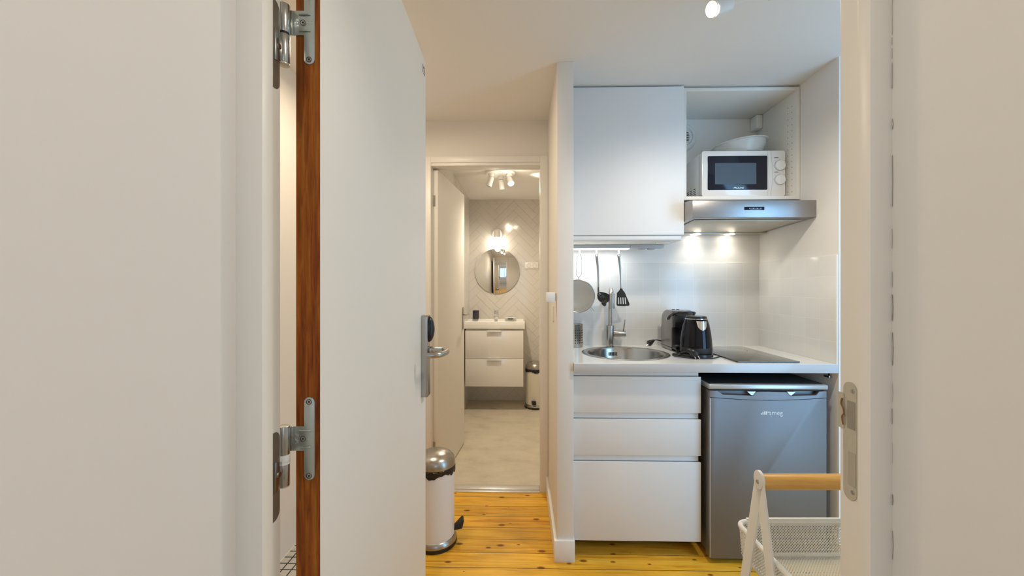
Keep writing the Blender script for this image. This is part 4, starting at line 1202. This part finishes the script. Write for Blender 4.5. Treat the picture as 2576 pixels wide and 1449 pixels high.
for v in inner[0].verts:
    if v.co.y > 4.4: v.co.y -= .075
r = bmesh.ops.inset_region(t, faces=inner, thickness=.016)
for v in inner[0].verts: v.co.z -= .055
bmesh.ops.bevel(t, geom=t.edges[:], offset=.005, segments=3, affect='EDGES', profile=.5)
merge(b, t); obj('basin', b, M['ceramic'], bs)
b = BM(); cyl(b, (-.27, 4.125 + .33, .905), (-.27, 4.125 + .331, .905), .01, n=16); lathe(b, [(.011, 0), (.007, .002), (0, .002)], (-.272, 4.436, .898), 20, X=RX); obj('overflow_hole', b, M['knuckle'], bs)
tx, ty = -.2735, 4.475
tp = thing('basin_mixer_tap', (tx, ty, .923), 'short chrome mixer tap on the bathroom washbasin', 'tap')
b = BM(); cyl(b, (tx, ty, .9225), (tx, ty, .995), .023, n=28, bev=.001); obj('body', b, M['chrome'], tp)
b = BM(); box(b, tx - .017, tx + .017, ty - .115, ty, .962, .984, .005); obj('spout', b, M['chrome'], tp)
b = BM(); cyl(b, (tx, ty, .996), (tx, ty, 1.020), .024, n=28, bev=.001); box(b, tx - .013, tx + .013, ty - .07, ty, 1.018, 1.028, .003, X=None); obj('lever', b, M['chrome'], tp)
b = BM(); lathe(b, [(0, .9235), (.028, .9235), (.033, .932), (.0345, .945), (.0345, 1.015), (.032, 1.018), (.031, 1.012), (.031, .935), (0, .932)], (-.4995, 4.44, 0), 36)
obj('toothbrush_cup', b, M['charcoal'], loc=(-.4995, 4.44, .923), label='black cup on the left of the bathroom washbasin', cat='cup')
sd = thing('soap_dish', (-.118, 4.425, .923), 'small round metal soap dish on the right of the washbasin', 'soap dish')
b = BM(); lathe(b, [(0, .9235), (.030, .9235), (.032, .932), (0, .934)], (-.118, 4.425, 0), 32); obj('foot', b, M['black'], sd)
b = BM(); lathe(b, [(0, .934), (.050, .936), (.060, .945), (.062, .951), (.058, .950), (.048, .941), (0, .939)], (-.118, 4.425, 0), 40); obj('dish', b, M['chrome'], sd)

mr = thing('round_mirror', (-.268, BY - .02, 1.455), 'round frameless mirror above the bathroom washbasin', 'mirror')
mc = Vector((-.2685, BY - .018, 1.455))
b = BM(); cyl(b, mc + Vector((0, -.001, 0)), mc + Vector((0, .005, 0)), .2525, n=96, bev=.001); obj('glass', b, M['mirror'], mr)
b = BM(); cyl(b, mc + Vector((0, .005, 0)), mc + Vector((0, .0155, 0)), .18, n=48); obj('backing', b, M['greyplastic'], mr)

wl = thing('wall_lamp', (-.268, BY - .05, 1.80), 'lit tubular wall lamp above the round bathroom mirror', 'wall lamp')
lx, lz = -.268, 1.805
b = BM(); lathe(b, [(0, 0), (.062, 0), (.062, .010), (.055, .016), (0, .016)], (lx, BY - .0025, 1.868), 40, X=RX); cyl(b, (lx, BY - .015, 1.878), (lx, BY - .055, 1.878), .016, n=20); obj('rose', b, M['plastic'], wl)
b = BM(); lathe(b, [(0, 1.905), (.030, 1.905), (.036, 1.899), (.036, 1.822), (0, 1.822)], (lx, BY - .070, 0), 36); obj('socket_sleeve', b, M['carcass'], wl)
b = BM(); lathe(b, [(.037, 1.822), (.038, 1.80), (.038, 1.745), (.033, 1.722), (.020, 1.706), (0, 1.701)], (lx, BY - .070, 0), 36); obj('glass_bulb', b, M['bulb_on'], wl)

so = thing('double_socket', (.118, BY, 1.515), 'white double power socket on the tiled wall beside the mirror', 'socket')
b = BM(); prism(b, rrect(.047, .192, 1.482, 1.553, .005), BY - .012, BY - .0022, 'Y', .001); obj('plate', b, M['plastic'], so)
for x in (.085, .152):
    b = BM(); lathe(b, [(.0245, 0), (.0245, .002), (.022, .0025), (.0205, -.003), (0, -.003)], (x, BY - .012, 1.5175), 36, X=RX); k = obj('outlet', b, M['carcass'], so)
    b = BM(); lathe(b, [(.0205, .0026), (.0225, .0026)], (x, BY - .012, 1.5175), 36, X=RX)
    for (dx, dz) in ((-.0095, -.002), (.0095, -.002), (0, .008)):
        cyl(b, (x + dx, BY - .0085, 1.5175 + dz), (x + dx, BY - .0096, 1.5175 + dz), .0026, n=12)
    obj('pin_holes', b, M['greyplastic'], k)

# ================================================================== TROLLEY (near, right)
AX, AD, AZ = .494, .806, .878
tr = thing('basket_trolley', (.69, .82, 0), 'white metal trolley with mesh baskets and birch handle behind the door frame', 'trolley', frame=CM)
W_ = .40
for side_ in (0, 1):
    x = AX if side_ == 0 else AX + W_
    s = 1 if side_ == 0 else -1
    for sg in (-1, 1):
        # flat bar leg from the apex plate to the floor
        b = BM()
        yb = AD + sg * .190
        wv = .0135
        prism(b, [(AD - sg * .0135, AZ + .002), (AD + sg * .0135, AZ + .002), (yb + sg * wv, .012), (yb - sg * wv, .012)], x - .0015 * s, x + .0025 * s, 'X', .0006)
        lg = obj('leg', b, M['white_metal'], tr, frame=CM)
        b = BM(); cyl(b, (x, yb, 0), (x, yb, .014), .009, n=14); obj('foot', b, M['blackmatt'], lg, frame=CM)
    b = BM()
    prism(b, [(AD + .0150 * cos(radians(a)), AZ + .004 + .0185 * sin(radians(a))) for a in range(0, 360, 15)], x - .0030 * s, x + .0030 * s, 'X', .0008)
    pl = obj('apex_plate', b, M['white_metal'], tr, frame=CM)
    b = BM(); cyl(b, (x - .0028 * s, AD, AZ), (x - .0048 * s, AD, AZ), .0042, .0034, 16); obj('rivet', b, M['knuckle'], pl, frame=CM)
b = BM(); cyl(b, (AX + .003, AD, AZ), (AX + W_ - .003, AD, AZ), .0150, n=32, bev=.001); obj('handle', b, M['birch'], tr, frame=CM, label='round birch wood handle bar')

def mesh_sheet(bm, O, U, V, lu, lv, cell=.0062, wire=.00075):
    """expanded-metal sheet: diamond holes as thin flat strands"""
    O, U, V = Vector(O), Vector(U).normalized(), Vector(V).normalized()
    Nn = U.cross(V)
    nu = int(lu / cell); nv = int(lv / (cell * 1.0))
    for fam in (1, -1):
        k0 = -nv if fam == 1 else 0
        for k in range(k0, nu + (0 if fam == 1 else nv) + 1):
            # line u = k*cell + fam*t, v = t
            tmin, tmax = 0, lv
            u0 = k * cell
            if fam == 1: tmin = max(tmin, -u0); tmax = min(tmax, lu - u0)
            else: tmax = min(tmax, u0); tmin = max(tmin, u0 - lu)
            if tmax - tmin < .002: continue
            A = O + U * (u0 + fam * tmin) + V * tmin; B = O + U * (u0 + fam * tmax) + V * tmax
            d = (B - A).normalized(); w = d.cross(Nn) * wire
            h = Nn * .0004
            vs = [bm.verts.new(p) for p in (A - w - h, A + w - h, B + w - h, B - w - h, A - w + h, A + w + h, B + w + h, B - w + h)]
            for f in ((0, 1, 2, 3), (7, 6, 5, 4), (0, 4, 5, 1), (2, 6, 7, 3), (1, 5, 6, 2), (3, 7, 4, 0)): bm.faces.new([vs[i] for i in f])

def basket(z, x0, x1, y0, y1, h, tilt=0.0, fine=True):
    b = BM(); r = .022
    pts = []
    for cx_, cy_, a0 in ((x1 - r, y1 - r, 0), (x0 + r, y1 - r, 90), (x0 + r, y0 + r, 180), (x1 - r, y0 + r, 270)):
        for i in range(6):
            a = radians(a0 + 18 * i); pts.append((cx_ + r * cos(a), cy_ + r * sin(a), z))
    tube(b, pts, .0052, 10, closed=True)
    rim = obj('basket', b, M['white_metal'], tr, frame=CM)
    b = BM(); box(b, x0 + r, x1 - .012, y1 - .003, y1 + .003, z - .0085, z + .0085, .002); obj('front_band', b, M['white_metal'], rim, frame=CM)
    b = BM()
    i_ = .012
    tube(b, [(x0 + i_, y1 - .010, z - h), (x1 - i_, y1 - .010, z - h)], .0040, 8)
    tube(b, [(x0 + i_, y0 + .010, z - h), (x1 - i_, y0 + .010, z - h)], .0036, 8)
    tube(b, [(x0 + .010, y0 + i_, z - h), (x0 + .010, y1 - i_, z - h)], .0036, 8)
    tube(b, [(x1 - .010, y0 + i_, z - h), (x1 - .010, y1 - i_, z - h)], .0036, 8)
    obj('bottom_wire', b, M['white_metal'], rim, frame=CM)
    b = BM(); c = .0062 if fine else .010
    mesh_sheet(b, (x0 + .006, y1 - .003, z - .003), (1, 0, 0), (0, -.007 / h, -1), x1 - x0 - .012, h - .003, c)
    mesh_sheet(b, (x0 + .006, y0 + .003, z - .003), (1, 0, 0), (0, .007 / h, -1), x1 - x0 - .012, h - .003, c)
    mesh_sheet(b, (x0 + .003, y0 + .006, z - .003), (0, 1, 0), (.007 / h, 0, -1), y1 - y0 - .012, h - .003, c)
    mesh_sheet(b, (x1 - .003, y0 + .006, z - .003), (0, 1, 0), (-.007 / h, 0, -1), y1 - y0 - .012, h - .003, c)
    mesh_sheet(b, (x0 + .010, y0 + .010, z - h), (1, 0, 0), (0, 1, 0), x1 - x0 - .020, y1 - y0 - .020, c)
    obj('wire_mesh', b, M['white_metal'], rim, frame=CM, smooth=0)
basket(.741, .503, .503 + .382, .665, .905, .068)
basket(.45, .503, .503 + .382, .62, .99, .085, fine=False)
basket(.17, .503, .503 + .382, .62, .99, .085, fine=False)
